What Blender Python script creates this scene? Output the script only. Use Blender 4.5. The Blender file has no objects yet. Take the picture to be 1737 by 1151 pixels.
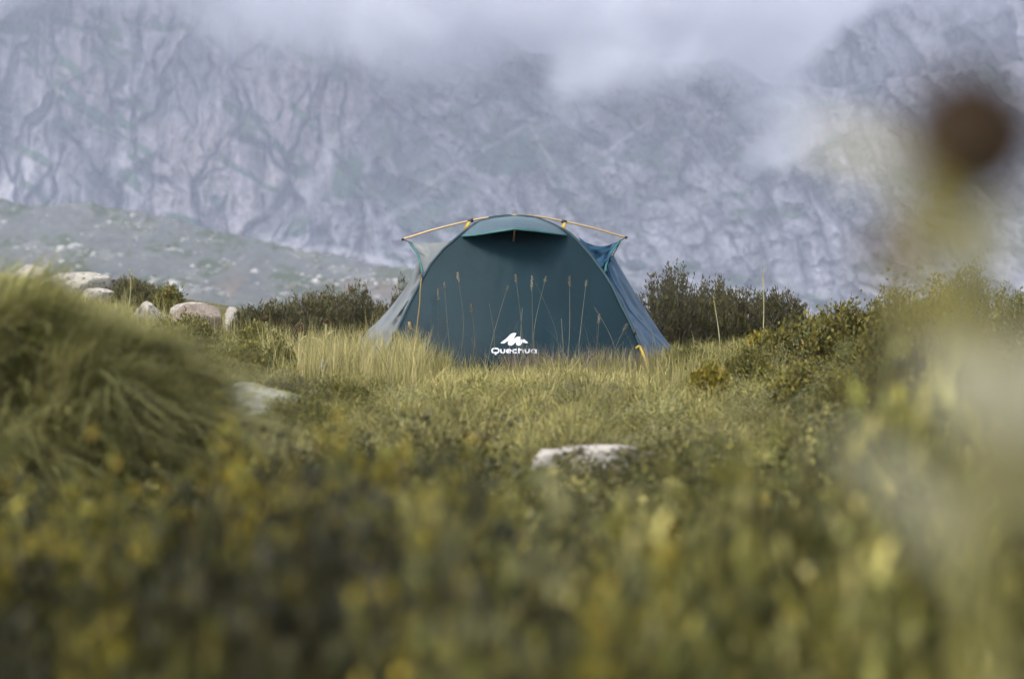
import bpy, bmesh, math, random
import numpy as np
from mathutils import Vector

# ------------------------------------------------------------------ camera, sky, sun, exposure
S = bpy.context.scene
COL = S.collection
F, CX, HZ, CZ = 4101.0, 868.5, 500.0, 0.5          # 85 mm lens on a 36 mm sensor, eye half a metre above the tent ground
cam_d = bpy.data.cameras.new('camera'); cam = bpy.data.objects.new('camera', cam_d); COL.objects.link(cam)
cam.location = (0, 0, CZ); cam.rotation_euler = (math.radians(90), 0, 0)
cam_d.lens = 85; cam_d.sensor_width = 36; cam_d.sensor_fit = 'HORIZONTAL'; cam_d.shift_y = -(575.5 - HZ) / 1737
cam_d.clip_start = 0.05; cam_d.clip_end = 12000
cam_d.dof.use_dof = True; cam_d.dof.focus_distance = 15.6; cam_d.dof.aperture_fstop = 3.3
S.camera = cam
SUN_EL, SUN_AZ = math.radians(56), math.radians(-122)   # azimuth clockwise from +Y: light comes from the left, a little behind the camera
w = bpy.data.worlds.new('World'); S.world = w; w.use_nodes = True
nt = w.node_tree; nt.nodes.clear()
sky = nt.nodes.new('ShaderNodeTexSky'); sky.sky_type = 'NISHITA'; sky.sun_disc = False
sky.sun_elevation = SUN_EL; sky.sun_rotation = SUN_AZ; sky.altitude = 1800; sky.air_density = 1.0; sky.dust_density = 2.0; sky.ozone_density = 1.0
hsv = nt.nodes.new('ShaderNodeHueSaturation'); hsv.inputs['Saturation'].default_value = 0.36   # overcast: the blue is mostly veiled
bg = nt.nodes.new('ShaderNodeBackground'); bg.inputs['Strength'].default_value = 0.15
wo = nt.nodes.new('ShaderNodeOutputWorld')
nt.links.new(sky.outputs[0], hsv.inputs['Color']); nt.links.new(hsv.outputs[0], bg.inputs[0]); nt.links.new(bg.outputs[0], wo.inputs[0])
sun_d = bpy.data.lights.new('sun', 'SUN'); sun_d.energy = 1.5; sun_d.angle = math.radians(22); sun_d.color = (1.0, 0.95, 0.87)
sun = bpy.data.objects.new('sun', sun_d); COL.objects.link(sun)
sv = Vector((math.sin(SUN_AZ) * math.cos(SUN_EL), math.cos(SUN_AZ) * math.cos(SUN_EL), math.sin(SUN_EL)))
sun.rotation_euler = (-sv).to_track_quat('-Z', 'Y').to_euler(); sun.location = (-20, 10, 40)
vs = S.view_settings; vs.view_transform = 'Standard'; vs.look = 'None'; vs.gamma = 1; vs.exposure = 1.6
vs.use_curve_mapping = False
S.render.engine = 'CYCLES'
cy = S.cycles
cy.use_denoising = True; cy.max_bounces = 12; cy.diffuse_bounces = 3; cy.transmission_bounces = 4; cy.volume_bounces = 10
cy.transparent_max_bounces = 8; cy.volume_max_steps = 256; cy.use_adaptive_sampling = True; cy.adaptive_threshold = 0.04
try: cy.denoiser = 'OPENIMAGEDENOISE'
except Exception: pass

rng = np.random.default_rng(7)
random.seed(7)

# ------------------------------------------------------------------ helpers
def P(px, py, Y):
    return np.stack(np.broadcast_arrays((np.asarray(px, float) - CX) / F * Y, np.asarray(Y, float), CZ - (np.asarray(py, float) - HZ) / F * Y), -1)

def _h(ix, iy, s):
    h = (ix.astype(np.int64) * 374761393 + iy.astype(np.int64) * 668265263 + s * 1274126177) & 0xffffffff
    h = ((h ^ (h >> 13)) * 1274126177) & 0xffffffff
    return ((h ^ (h >> 16)) & 0xffff) / 65535.0
def vnoise(x, y, s=0):                                  # smooth gradient-like value noise, -1..1
    x = np.asarray(x, float); y = np.asarray(y, float)
    ix = np.floor(x); iy = np.floor(y); fx = x - ix; fy = y - iy
    ux = fx ** 3 * (fx * (fx * 6 - 15) + 10); uy = fy ** 3 * (fy * (fy * 6 - 15) + 10)
    a = _h(ix, iy, s); b = _h(ix + 1, iy, s); c = _h(ix, iy + 1, s); d = _h(ix + 1, iy + 1, s)
    return ((a * (1 - ux) + b * ux) * (1 - uy) + (c * (1 - ux) + d * ux) * uy) * 2 - 1
def fbm(x, y, s=0, o=4, g=0.5):
    r = 0; a = 1; t = 0
    for i in range(o):
        r = r + a * vnoise(x * 2 ** i + 17.3 * i, y * 2 ** i - 9.1 * i, s + i); t += a; a *= g
    return r / t
def ridge(x, y, s=0, o=3, g=0.5):
    r = 0; a = 1; t = 0
    for i in range(o):
        r = r + a * (1 - np.abs(vnoise(x * 2 ** i + 5.7 * i, y * 2 ** i + 3.3 * i, s + i))); t += a; a *= g
    return r / t
def worley(x, y, s=0):                                  # nearest cell: edge distance, cell random, offset from the cell's point
    x = np.asarray(x, float); y = np.asarray(y, float); ix = np.floor(x); iy = np.floor(y)
    f1 = np.full(x.shape, 9.0); f2 = f1.copy(); idv = 0 * f1; ox = 0 * f1; oy = 0 * f1
    for i in (-1, 0, 1):
        for j in (-1, 0, 1):
            cx, cy = ix + i, iy + j; qx = cx + _h(cx, cy, s); qy = cy + _h(cx, cy, s + 7); dx, dy = x - qx, y - qy; d = np.sqrt(dx * dx + dy * dy)
            n = d < f1; f2 = np.where(n, f1, np.minimum(f2, d)); idv = np.where(n, _h(cx, cy, s + 13), idv); ox = np.where(n, dx, ox); oy = np.where(n, dy, oy); f1 = np.where(n, d, f1)
    return f2 - f1, idv, ox, oy
def facet(x, y, s, amp, tilt):
    e, r, ox, oy = worley(x, y, s); r2 = (r * 7.31) % 1; r3 = (r * 13.7) % 1
    return e, r, amp * (r - 0.5) + tilt * (ox * (r2 - 0.5) + oy * (r3 - 0.5)) * 2
def ss(a, b, x):
    t = np.clip((np.asarray(x, float) - a) / (b - a), 0, 1); return t * t * (3 - 2 * t)
def lerp(a, b, t): return a + (b - a) * t

def mesh_np(name, v, f, col=None, smooth=False):
    v = np.asarray(v, np.float32).reshape(-1, 3); f = np.asarray(f, np.int32); k = f.shape[1]
    me = bpy.data.meshes.new(name)
    me.vertices.add(len(v)); me.vertices.foreach_set('co', v.ravel())
    me.loops.add(f.size); me.loops.foreach_set('vertex_index', f.ravel())
    me.polygons.add(len(f)); me.polygons.foreach_set('loop_start', np.arange(0, f.size, k, dtype=np.int32))
    try: me.polygons.foreach_set('loop_total', np.full(len(f), k, np.int32))
    except Exception: pass
    if smooth: me.polygons.foreach_set('use_smooth', np.ones(len(f), bool))
    if col is not None:
        c = np.ones((len(v), 4), np.float32); c[:, :3] = col
        at = me.color_attributes.new('Col', 'FLOAT_COLOR', 'POINT'); at.data.foreach_set('color', c.ravel())
    me.update(calc_edges=True)
    return me
def tag(o, label=None, cat=None, group=None, kind=None):
    for k, val in (('label', label), ('category', cat), ('group', group), ('kind', kind)):
        if val: o[k] = val
    return o
def obj(name, me, mat, parent=None):
    o = bpy.data.objects.new(name, me); COL.objects.link(o)
    if me is not None and mat is not None and len(me.materials) == 0: me.materials.append(mat)
    if parent: o.parent = parent
    return o
def thing(name, loc, label, cat, group=None):
    o = bpy.data.objects.new(name, None); COL.objects.link(o); o.location = loc; o.empty_display_size = 0.1
    return tag(o, label, cat, group)
def grid_faces(nr, nc):
    i = np.arange(nr * nc).reshape(nr, nc)
    return np.stack([i[:-1, :-1], i[:-1, 1:], i[1:, 1:], i[1:, :-1]], -1).reshape(-1, 4)
def tube(pts, rad, n=8, closed_ends=True):
    pts = np.asarray(pts, float); m = len(pts); rad = np.broadcast_to(np.asarray(rad, float), (m,))
    t = np.gradient(pts, axis=0); t /= np.linalg.norm(t, axis=1, keepdims=True) + 1e-9
    up = np.array([0, 0, 1.0]) if abs(t[0, 2]) < 0.9 else np.array([1.0, 0, 0])
    a = np.cross(t, up); a /= np.linalg.norm(a, axis=1, keepdims=True) + 1e-9; b = np.cross(t, a)
    an = np.linspace(0, 2 * math.pi, n, endpoint=False)
    v = pts[:, None] + rad[:, None, None] * (a[:, None] * np.cos(an)[None, :, None] + b[:, None] * np.sin(an)[None, :, None])
    i = np.arange(m * n).reshape(m, n); j = np.roll(i, -1, 1)
    f = np.stack([i[:-1], j[:-1], j[1:], i[1:]], -1).reshape(-1, 4)
    v = v.reshape(-1, 3)
    if closed_ends:
        k = len(v); v = np.vstack([v, pts[0], pts[-1]])
        e0 = np.stack([np.full(n, k), j[0], i[0], np.full(n, k)], -1); e1 = np.stack([np.full(n, k + 1), i[-1], j[-1], np.full(n, k + 1)], -1)
        # degenerate quads are avoided by pairing two triangles of the fan into one quad
        e0 = np.stack([np.full(n // 2, k), i[0, 2::2].tolist() + [i[0, 0]] if n % 2 == 0 else j[0, ::2], i[0, 1::2], i[0, ::2]], -1) if n % 2 == 0 else e0
        e1 = np.stack([np.full(n // 2, k + 1), i[-1, ::2], i[-1, 1::2], i[-1, 2::2].tolist() + [i[-1, 0]]], -1) if n % 2 == 0 else e1
        f = np.vstack([f, e0, e1])
    return v, f.astype(int)
def spline(pts, n):
    pts = np.asarray(pts, float); m = len(pts)
    t = np.linspace(0, m - 1, n); i = np.clip(t.astype(int), 0, m - 2); u = (t - i)[:, None]
    p0 = pts[np.clip(i - 1, 0, m - 1)]; p1 = pts[i]; p2 = pts[i + 1]; p3 = pts[np.clip(i + 2, 0, m - 1)]
    return 0.5 * (2 * p1 + (p2 - p0) * u + (2 * p0 - 5 * p1 + 4 * p2 - p3) * u ** 2 + (3 * p1 - p0 - 3 * p2 + p3) * u ** 3)
class MB:                                              # collects quad pieces with colours into one mesh
    def __init__(s): s.v = []; s.f = []; s.c = []; s.n = 0
    def add(s, v, f, c=None):
        v = np.asarray(v, float).reshape(-1, 3); s.v.append(v); s.f.append(np.asarray(f) + s.n); s.n += len(v)
        s.c.append(np.broadcast_to(np.asarray((0.5, 0.5, 0.5) if c is None else c, float), (len(v), 3)))
    def mesh(s, name, smooth=False): return mesh_np(name, np.vstack(s.v), np.vstack(s.f), np.vstack(s.c), smooth)

def nodes(name):
    m = bpy.data.materials.new(name); m.use_nodes = True; t = m.node_tree; t.nodes.clear()
    return m, t, (lambda k: t.nodes.new('ShaderNode' + k)), t.links.new
def foliage_mat(name, trans=0.3, rough=0.6, vary=0.25, spec=0.25):
    m, t, N, L = nodes(name)
    at = N('Attribute'); at.attribute_name = 'Col'
    oi = N('ObjectInfo'); mr = N('MapRange'); mr.inputs[3].default_value = 1 - vary; mr.inputs[4].default_value = 1 + vary
    L(oi.outputs['Random'], mr.inputs[0])
    no = N('TexNoise'); no.inputs['Scale'].default_value = 9.0; no.inputs['Detail'].default_value = 3
    tc = N('TexCoord'); L(tc.outputs['Object'], no.inputs['Vector'])
    m2 = N('MapRange'); m2.inputs[1].default_value = 0.3; m2.inputs[2].default_value = 0.7; m2.inputs[3].default_value = 0.75; m2.inputs[4].default_value = 1.25; L(no.outputs[0], m2.inputs[0])
    mu = N('Math'); mu.operation = 'MULTIPLY'; L(mr.outputs[0], mu.inputs[0]); L(m2.outputs[0], mu.inputs[1])
    h = N('HueSaturation'); L(at.outputs['Color'], h.inputs['Color']); L(mu.outputs[0], h.inputs['Value'])
    b = N('BsdfPrincipled'); b.inputs['Roughness'].default_value = rough; b.inputs['Specular IOR Level'].default_value = spec; L(h.outputs[0], b.inputs['Base Color'])
    tr = N('BsdfTranslucent'); L(h.outputs[0], tr.inputs[0])
    mx = N('MixShader'); mx.inputs[0].default_value = trans; L(b.outputs[0], mx.inputs[1]); L(tr.outputs[0], mx.inputs[2])
    o = N('OutputMaterial'); L(mx.outputs[0], o.inputs[0])
    return m
def rock_mat(name, c1, c2, lichen, lamt, scale=6.0):
    m, t, N, L = nodes(name)
    tc = N('TexCoord')
    n1 = N('TexNoise'); n1.inputs['Scale'].default_value = scale; n1.inputs['Detail'].default_value = 8; n1.inputs['Roughness'].default_value = 0.65; L(tc.outputs['Object'], n1.inputs['Vector'])
    r = N('ValToRGB'); r.color_ramp.elements[0].position = 0.35; r.color_ramp.elements[0].color = (*c1, 1); r.color_ramp.elements[1].position = 0.65; r.color_ramp.elements[1].color = (*c2, 1); L(n1.outputs[0], r.inputs[0])
    n2 = N('TexNoise'); n2.inputs['Scale'].default_value = scale * 2.3; n2.inputs['Detail'].default_value = 6; L(tc.outputs['Object'], n2.inputs['Vector'])
    r2 = N('ValToRGB'); r2.color_ramp.elements[0].position = 0.62 - lamt * 0.3; r2.color_ramp.elements[1].position = 0.72 - lamt * 0.3; L(n2.outputs[0], r2.inputs[0])
    mx = N('MixRGB'); L(r2.outputs[0], mx.inputs[0]); L(r.outputs[0], mx.inputs[1]); mx.inputs[2].default_value = (*lichen, 1)
    n3 = N('TexNoise'); n3.inputs['Scale'].default_value = scale * 14; n3.inputs['Detail'].default_value = 3; L(tc.outputs['Object'], n3.inputs['Vector'])
    r3 = N('MapRange'); r3.inputs[1].default_value = 0.3; r3.inputs[2].default_value = 0.7; r3.inputs[3].default_value = 0.7; r3.inputs[4].default_value = 1.2; L(n3.outputs[0], r3.inputs[0])
    h = N('HueSaturation'); L(mx.outputs[0], h.inputs['Color']); L(r3.outputs[0], h.inputs['Value'])
    bp = N('Bump'); bp.inputs['Strength'].default_value = 0.6; bp.inputs['Distance'].default_value = 0.03; L(n2.outputs[0], bp.inputs['Height'])
    b = N('BsdfPrincipled'); b.inputs['Roughness'].default_value = 0.9; b.inputs['Specular IOR Level'].default_value = 0.2; L(h.outputs[0], b.inputs['Base Color']); L(bp.outputs[0], b.inputs['Normal'])
    o = N('OutputMaterial'); L(b.outputs[0], o.inputs[0]); return m
def far_mat(name, nscale, bump=0.0):
    m, t, N, L = nodes(name)
    at = N('Attribute'); at.attribute_name = 'Col'; tc = N('TexCoord')
    n = N('TexNoise'); n.inputs['Scale'].default_value = nscale; n.inputs['Detail'].default_value = 7; n.inputs['Roughness'].default_value = 0.7; L(tc.outputs['Object'], n.inputs['Vector'])
    mr = N('MapRange'); mr.inputs[1].default_value = 0.25; mr.inputs[2].default_value = 0.75; mr.inputs[3].default_value = 0.7; mr.inputs[4].default_value = 1.3; L(n.outputs[0], mr.inputs[0])
    h = N('HueSaturation'); L(at.outputs['Color'], h.inputs['Color']); L(mr.outputs[0], h.inputs['Value'])
    b = N('BsdfPrincipled'); b.inputs['Roughness'].default_value = 1; b.inputs['Specular IOR Level'].default_value = 0.1; L(h.outputs[0], b.inputs['Base Color'])
    if bump:
        bp = N('Bump'); bp.inputs['Strength'].default_value = 1; bp.inputs['Distance'].default_value = bump; L(n.outputs[0], bp.inputs['Height']); L(bp.outputs[0], b.inputs['Normal'])
    o = N('OutputMaterial'); L(b.outputs[0], o.inputs[0]); return m
def fabric_mat(name, c, trans=0.15, rough=0.5, weave=900, spec=0.4, sheen=0.0, alpha=1.0):
    m, t, N, L = nodes(name); tc = N('TexCoord')
    n = N('TexNoise'); n.inputs['Scale'].default_value = 3.0; n.inputs['Detail'].default_value = 5; L(tc.outputs['Object'], n.inputs['Vector'])
    mr = N('MapRange'); mr.inputs[1].default_value = 0.3; mr.inputs[2].default_value = 0.7; mr.inputs[3].default_value = 0.82; mr.inputs[4].default_value = 1.18; L(n.outputs[0], mr.inputs[0])
    h = N('HueSaturation'); h.inputs['Color'].default_value = (*c, 1); L(mr.outputs[0], h.inputs['Value'])
    n2 = N('TexNoise'); n2.inputs['Scale'].default_value = 14; n2.inputs['Detail'].default_value = 4; L(tc.outputs['Object'], n2.inputs['Vector'])
    bp = N('Bump'); bp.inputs['Strength'].default_value = 0.35; bp.inputs['Distance'].default_value = 0.01; L(n2.outputs[0], bp.inputs['Height'])
    b = N('BsdfPrincipled'); b.inputs['Roughness'].default_value = rough; b.inputs['Specular IOR Level'].default_value = spec; b.inputs['Sheen Weight'].default_value = sheen
    L(h.outputs[0], b.inputs['Base Color']); L(bp.outputs[0], b.inputs['Normal'])
    tr = N('BsdfTranslucent'); L(h.outputs[0], tr.inputs[0])
    mx = N('MixShader'); mx.inputs[0].default_value = trans; L(b.outputs[0], mx.inputs[1]); L(tr.outputs[0], mx.inputs[2]); out = mx
    if alpha < 1:
        tp = N('BsdfTransparent'); m3 = N('MixShader'); m3.inputs[0].default_value = alpha; L(tp.outputs[0], m3.inputs[1]); L(mx.outputs[0], m3.inputs[2]); out = m3
    o = N('OutputMaterial'); L(out.outputs[0], o.inputs[0]); return m
def plain_mat(name, c, rough=0.5, metal=0.0, spec=0.5):
    m, t, N, L = nodes(name); tc = N('TexCoord')
    n = N('TexNoise'); n.inputs['Scale'].default_value = 40; n.inputs['Detail'].default_value = 3; L(tc.outputs['Object'], n.inputs['Vector'])
    mr = N('MapRange'); mr.inputs[3].default_value = 0.85; mr.inputs[4].default_value = 1.15; L(n.outputs[0], mr.inputs[0])
    h = N('HueSaturation'); h.inputs['Color'].default_value = (*c, 1); L(mr.outputs[0], h.inputs['Value'])
    b = N('BsdfPrincipled'); b.inputs['Roughness'].default_value = rough; b.inputs['Metallic'].default_value = metal; b.inputs['Specular IOR Level'].default_value = spec; L(h.outputs[0], b.inputs['Base Color'])
    o = N('OutputMaterial'); L(b.outputs[0], o.inputs[0]); return m

M_LEAF = foliage_mat('shrub_leaves', 0.25)
M_GRASS = foliage_mat('grass_blades', 0.35, vary=0.1)
M_STEM = foliage_mat('woody_stems', 0.0, 0.8, vary=0.1)
M_SOIL = far_mat('soil_and_moss', 3.0, 0.05)
M_MOUNT = far_mat('granite_mountain', 0.09, 2.0)
M_HILL = far_mat('scree_hillside', 0.5, 0.4)
M_GRAN = rock_mat('pale_granite', (0.22, 0.20, 0.175), (0.38, 0.345, 0.31), (0.15, 0.125, 0.10), 0.1)
M_GRANP = rock_mat('pinkish_granite', (0.15, 0.115, 0.09), (0.26, 0.21, 0.175), (0.10, 0.075, 0.055), 0.25)
M_GRANL = rock_mat('lichen_granite', (0.14, 0.14, 0.115), (0.27, 0.26, 0.21), (0.19, 0.18, 0.085), 0.45, 9)
M_GRANW = rock_mat('white_granite', (0.28, 0.25, 0.215), (0.47, 0.43, 0.375), (0.15, 0.13, 0.10), 0.3, 9)

# ------------------------------------------------------------------ terrain
def H(x, y):
    x = np.asarray(x, float); y = np.asarray(y, float)
    near = lerp(-0.16, 0.0, ss(5, 11, y)) + 0.06 * ss(15.0, 17.2, y) - 0.015 * ss(13, 15, y)
    left = 0.50 * ss(-1.6, -5.0, x) * ss(9, 20, y) + 0.10 * ss(-0.9, -2.2, x) * ss(11, 15, y)
    right = 0.30 * ss(0.9, 3.4, x) * ss(3, 11, y) * (1 - 0.45 * ss(15, 19, y))
    bumps = 0.045 * fbm(x * 1.1, y * 1.1, 3, 3) * ss(0, 3, y) * (1 - ss(60, 200, y))
    yy = np.maximum(y - 21, 0)
    back = -0.0012 * np.minimum(yy, 40) ** 2 - 0.05 * np.maximum(yy - 40, 0) * (1 - ss(200, 900, y) * 0.5)
    front = -0.25 * ss(2.0, -4, y)
    return near + left + right + bumps + np.maximum(back, -70) + front

ys = np.concatenate([np.linspace(-6, 26, 200), 26 * (3200 / 26) ** np.linspace(0.02, 1, 90)])
xs = np.linspace(-1, 1, 161); xs = np.sign(xs) * np.abs(xs) ** 1.3
YY, XX = np.meshgrid(ys, xs, indexing='ij'); XX = XX * (9 + np.maximum(YY, 0) * 0.8)
ZZ = H(XX, YY)
gn = fbm(XX * 2.2, YY * 2.2, 21, 4)[..., None]
gc = lerp(np.array((0.055, 0.052, 0.020)), np.array((0.13, 0.115, 0.045)), ss(-0.5, 0.6, gn))
tag(obj('ground', mesh_np('ground', np.stack([XX, YY, ZZ], -1), grid_faces(*XX.shape), gc.reshape(-1, 3), True), M_SOIL), kind='structure')

# ---- mountain walls: U across, V up (degrees of arc in the photograph's scale), each with its own distance in metres
def sheet(name, U, V, Y, colr, mat, back=500, nb=10, drop=0.35):
    X = (U - CX) / F * Y; Z = CZ - (V - HZ) / F * Y
    bx, by, bz, bc = [X], [Y], [Z], [colr]
    for k in range(1, nb + 1):                         # the far side, falling away behind the crest
        q = k / nb
        bx.append(X[-1:] * (1 + 0.1 * q)); by.append(Y[-1:] + back * q); bz.append(Z[-1:] - back * drop * q ** 1.6 - 0); bc.append(colr[-1:])
    X = np.vstack(bx); Y2 = np.vstack(by); Z = np.vstack(bz); C = np.vstack(bc)
    o = obj(name, mesh_np(name, np.stack([X, Y2, Z], -1), grid_faces(*X.shape), C.reshape(-1, 3), True), mat)
    return tag(o, kind='structure')
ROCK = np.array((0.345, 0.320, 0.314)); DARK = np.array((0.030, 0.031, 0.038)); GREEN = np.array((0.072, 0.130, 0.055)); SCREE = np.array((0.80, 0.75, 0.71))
def mixc(c, d, t): return c + (d - c) * t[..., None]

def main_mountain():
    us = np.concatenate([np.linspace(-420, -40, 50), np.linspace(-38, 1780, 840), np.linspace(1790, 1900, 12)]); nv = 310
    crest = np.interp(us, [-420, 0, 300, 560, 700, 820, 900, 960, 1040, 1150, 1230, 1300, 1420, 1600, 1900], [-260, -230, -200, -150, -60, 40, 92, 84, 98, 112, 100, 140, 150, 120, 90]) + 9 * fbm(us / 60, us * 0, 5, 4)
    tv = np.linspace(0, 1, nv)[:, None]
    U = np.broadcast_to(us[None], (nv, len(us))).copy(); V = 640 + (crest[None] - 640) * tv
    wx = 40 * fbm(U / 170, V / 170, 31, 3); wy = 40 * fbm(U / 170, V / 170, 41, 3)
    Uw, Vw = U + wx, V + wy
    gully = np.interp(V, [0, 180, 240, 290, 340, 400, 470], [640, 610, 568, 540, 515, 440, 400]) + 10 * fbm(V / 40, U * 0, 51, 2)
    left = ss(40, -40, U - gully - 25)                      # 1 on the left-hand cliff
    cliffY = 1480 + 0.42 * (640 - V) + 70 * fbm(U / 260, V / 420, 61, 3)
    slopeY = 1500 + 0.62 * (560 - V) + 60 * fbm((U + 0.5 * V) / 240, (V - 0.4 * U) / 300, 71, 3)
    Y = lerp(slopeY, cliffY, left) + 30 * np.exp(-((U - gully) / 60) ** 2) * ss(480, 330, V)
    # exfoliated slabs on the cliff, tilted blocks and gullies on the flank
    a, b = (U * 0.80 + V * 0.60), (V * 0.80 - U * 0.60)
    a2, b2 = (U * 0.80 - V * 0.60), (V * 0.80 + U * 0.60)
    fx, fy = 9 * fbm(U / 24, V / 30, 131, 3), 9 * fbm(U / 24, V / 30, 141, 3)
    e1, r1, d1 = facet((Uw + fx) / 105, (Vw + fy) / 235, 81, 26, 44)
    e2, r2, d2 = facet((U + .9 * wx + fx) / 44, (V + .6 * wy + fy) / 135, 83, 10, 18)
    e3, r3, d3 = facet((U + fx) / 15, (V + fy) / 36, 85, 3.0, 4)
    act = ss(-0.5, 0.25, fbm(U / 110, V / 120, 89, 3)); act2 = ss(-0.25, 0.35, fbm(U / 70, V / 80, 90, 3))
    brk = ss(-0.45, 0.15, fbm(U / 34, V / 44, 86, 3))
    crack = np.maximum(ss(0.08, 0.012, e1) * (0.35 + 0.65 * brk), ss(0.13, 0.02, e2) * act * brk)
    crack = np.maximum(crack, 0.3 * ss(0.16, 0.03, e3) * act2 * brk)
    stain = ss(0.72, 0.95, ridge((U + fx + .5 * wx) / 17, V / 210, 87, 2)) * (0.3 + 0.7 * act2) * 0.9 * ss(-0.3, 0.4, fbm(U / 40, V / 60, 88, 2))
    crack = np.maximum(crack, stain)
    side = ss(-0.15, 0.15, fbm(U / 260, V / 200, 97, 2) + (U - 1000) / 1500)       # which way the gullies run
    h1, q1, k1 = facet((a + wx + fx) / 150, (b + wy + fy) / 46, 91, 24, 44); h2, q2, k2_ = facet((a2 + wx + fx) / 46, (b2 + wy + fy) / 150, 93, 24, 44)
    h3, q3, k3 = facet((U + fx) / 30, (V + fy) / 34, 95, 9, 17); h4, q4, k4 = facet((U + fx) / 11, (V + fy) / 14, 96, 3, 6)
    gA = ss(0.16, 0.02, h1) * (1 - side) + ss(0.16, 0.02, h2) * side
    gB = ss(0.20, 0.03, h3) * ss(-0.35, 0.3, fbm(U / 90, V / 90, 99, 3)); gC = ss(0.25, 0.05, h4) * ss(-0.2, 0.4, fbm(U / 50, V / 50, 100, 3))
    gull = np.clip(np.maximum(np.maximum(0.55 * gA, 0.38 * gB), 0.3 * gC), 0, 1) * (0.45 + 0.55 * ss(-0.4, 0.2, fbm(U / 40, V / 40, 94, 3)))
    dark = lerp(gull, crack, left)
    dsp = lerp(k1 * (1 - side) + k2_ * side + k3 + k4, d1 + d2 + d3, left)
    Y = Y + 7 * dark + dsp + 14 * fbm(U / 60, V / 80, 101, 4) + 5 * fbm(U / 12, V / 16, 103, 3)
    tone = (1 + 0.20 * fbm(U / 90, V / 110, 105, 4) + 0.16 * fbm(U / 9, V / 13, 107, 3)) * (1 + 0.22 * lerp(q3 - .5 + .6 * (q4 - .5), r2 - .5 + .5 * (r3 - .5), left))
    dg = lerp(fbm((a + wx) / 120, (b + wy) / 9, 151, 4), fbm((a2 + wx) / 9, (b2 + wy) / 120, 153, 4), side)
    vert = fbm((U + fx + .6 * wx) / 8, V / 95, 155, 4); grit = fbm(U / 4.5, V / 4.5, 157, 2)
    tone = tone * (1 + 0.55 * lerp(dg, vert, left)) * (1 + 0.22 * grit)
    tone = tone * (1 + 0.24 * fbm(U / 230, V / 150, 163, 2) + 0.16 * ss(200, 330, V) - 0.10 * left * ss(260, 120, V))
    c = ROCK * np.clip(tone, 0.25, 1.8)[..., None]
    warm = ss(-0.2, 0.5, fbm(U / 150, V / 130, 109, 3)) * left
    c = mixc(c, c * np.array((1.12, 1.04, 1.0)), warm)
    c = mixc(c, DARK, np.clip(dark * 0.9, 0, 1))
    # grass on the ledges and flanks
    gm = ss(0.04, 0.34, fbm((a + wx) / 110, (b + wy) / 46, 111, 4)) * (1 - left) * ss(90, 150, V) * ss(1300, 760, U) * 0.85
    gm = np.maximum(gm, 0.8 * ss(0.22, 0.45, fbm(U / 70, V / 30, 113, 4)) * (1 - left))
    gm = np.maximum(gm, 0.9 * ss(0.25, 0.42, fbm(Uw / 60, (Vw - 0.55 * Uw) / 26, 115, 3)) * left)
    for (cu, cv, ru, rv, an) in ((318, 378, 46, 11, .35), (515, 292, 24, 12, .1), (860, 262, 62, 38, 0), (590, 300, 26, 40, .4), (500, 385, 26, 16, -.5), (165, 195, 40, 9, .6), (215, 212, 24, 8, .5), (20, 48, 34, 12, .1), (1245, 482, 20, 7, -.35), (1165, 455, 26, 12, -.2), (1080, 450, 20, 10, .1)):
        du, dv = U - cu, V - cv; q = ((du * math.cos(an) + dv * math.sin(an)) / ru) ** 2 + ((dv * math.cos(an) - du * math.sin(an)) / rv) ** 2
        gm = np.maximum(gm, ss(1.25, 0.7, q + 0.5 * fbm(U / 14, V / 10, 117, 3)))
    c = mixc(c, GREEN * (1 + 0.3 * fbm(U / 20, V / 20, 118, 2))[..., None], np.clip(gm, 0, 1) * 0.95)
    # pale stony chutes
    chute = np.exp(-((U - gully) / (13 + 15 * ss(250, 400, V))) ** 2) * ss(190, 255, V) * (1.15 + 0.5 * fbm(U / 9, V / 14, 119, 2))
    line = np.exp(-((V - np.interp(U, [380, 560, 690, 800], [408, 424, 452, 470])) / 7) ** 2) * ss(360, 430, U) * ss(760, 690, U)
    ch2 = sum(np.exp(-((V - (v0 + sl * (U - u0))) / wd) ** 2) * ss(u0 - 25, u0 + 25, U) * ss(u1 + 25, u1 - 25, U) for (u0, v0, u1, sl, wd) in ((700, 330, 900, -.62, 6), (640, 380, 760, -.55, 7), (905, 225, 940, 1.6, 6), (1010, 270, 1110, -.7, 5), (930, 300, 1040, -.45, 5)))
    c = mixc(c, SCREE, np.clip(np.maximum(np.maximum(chute, line * 0.9), ch2 * 0.45), 0, 1) * 0.85)
    low = ss(420, 500, V) * (1 - left) * ss(-0.1, 0.35, fbm(U / 60, V / 20, 121, 3))
    c = mixc(c, SCREE * 0.85, low * 0.6)
    return sheet('mountain', U, V, Y, c, M_MOUNT, 700, 10, 0.3)
main_mountain()

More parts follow.
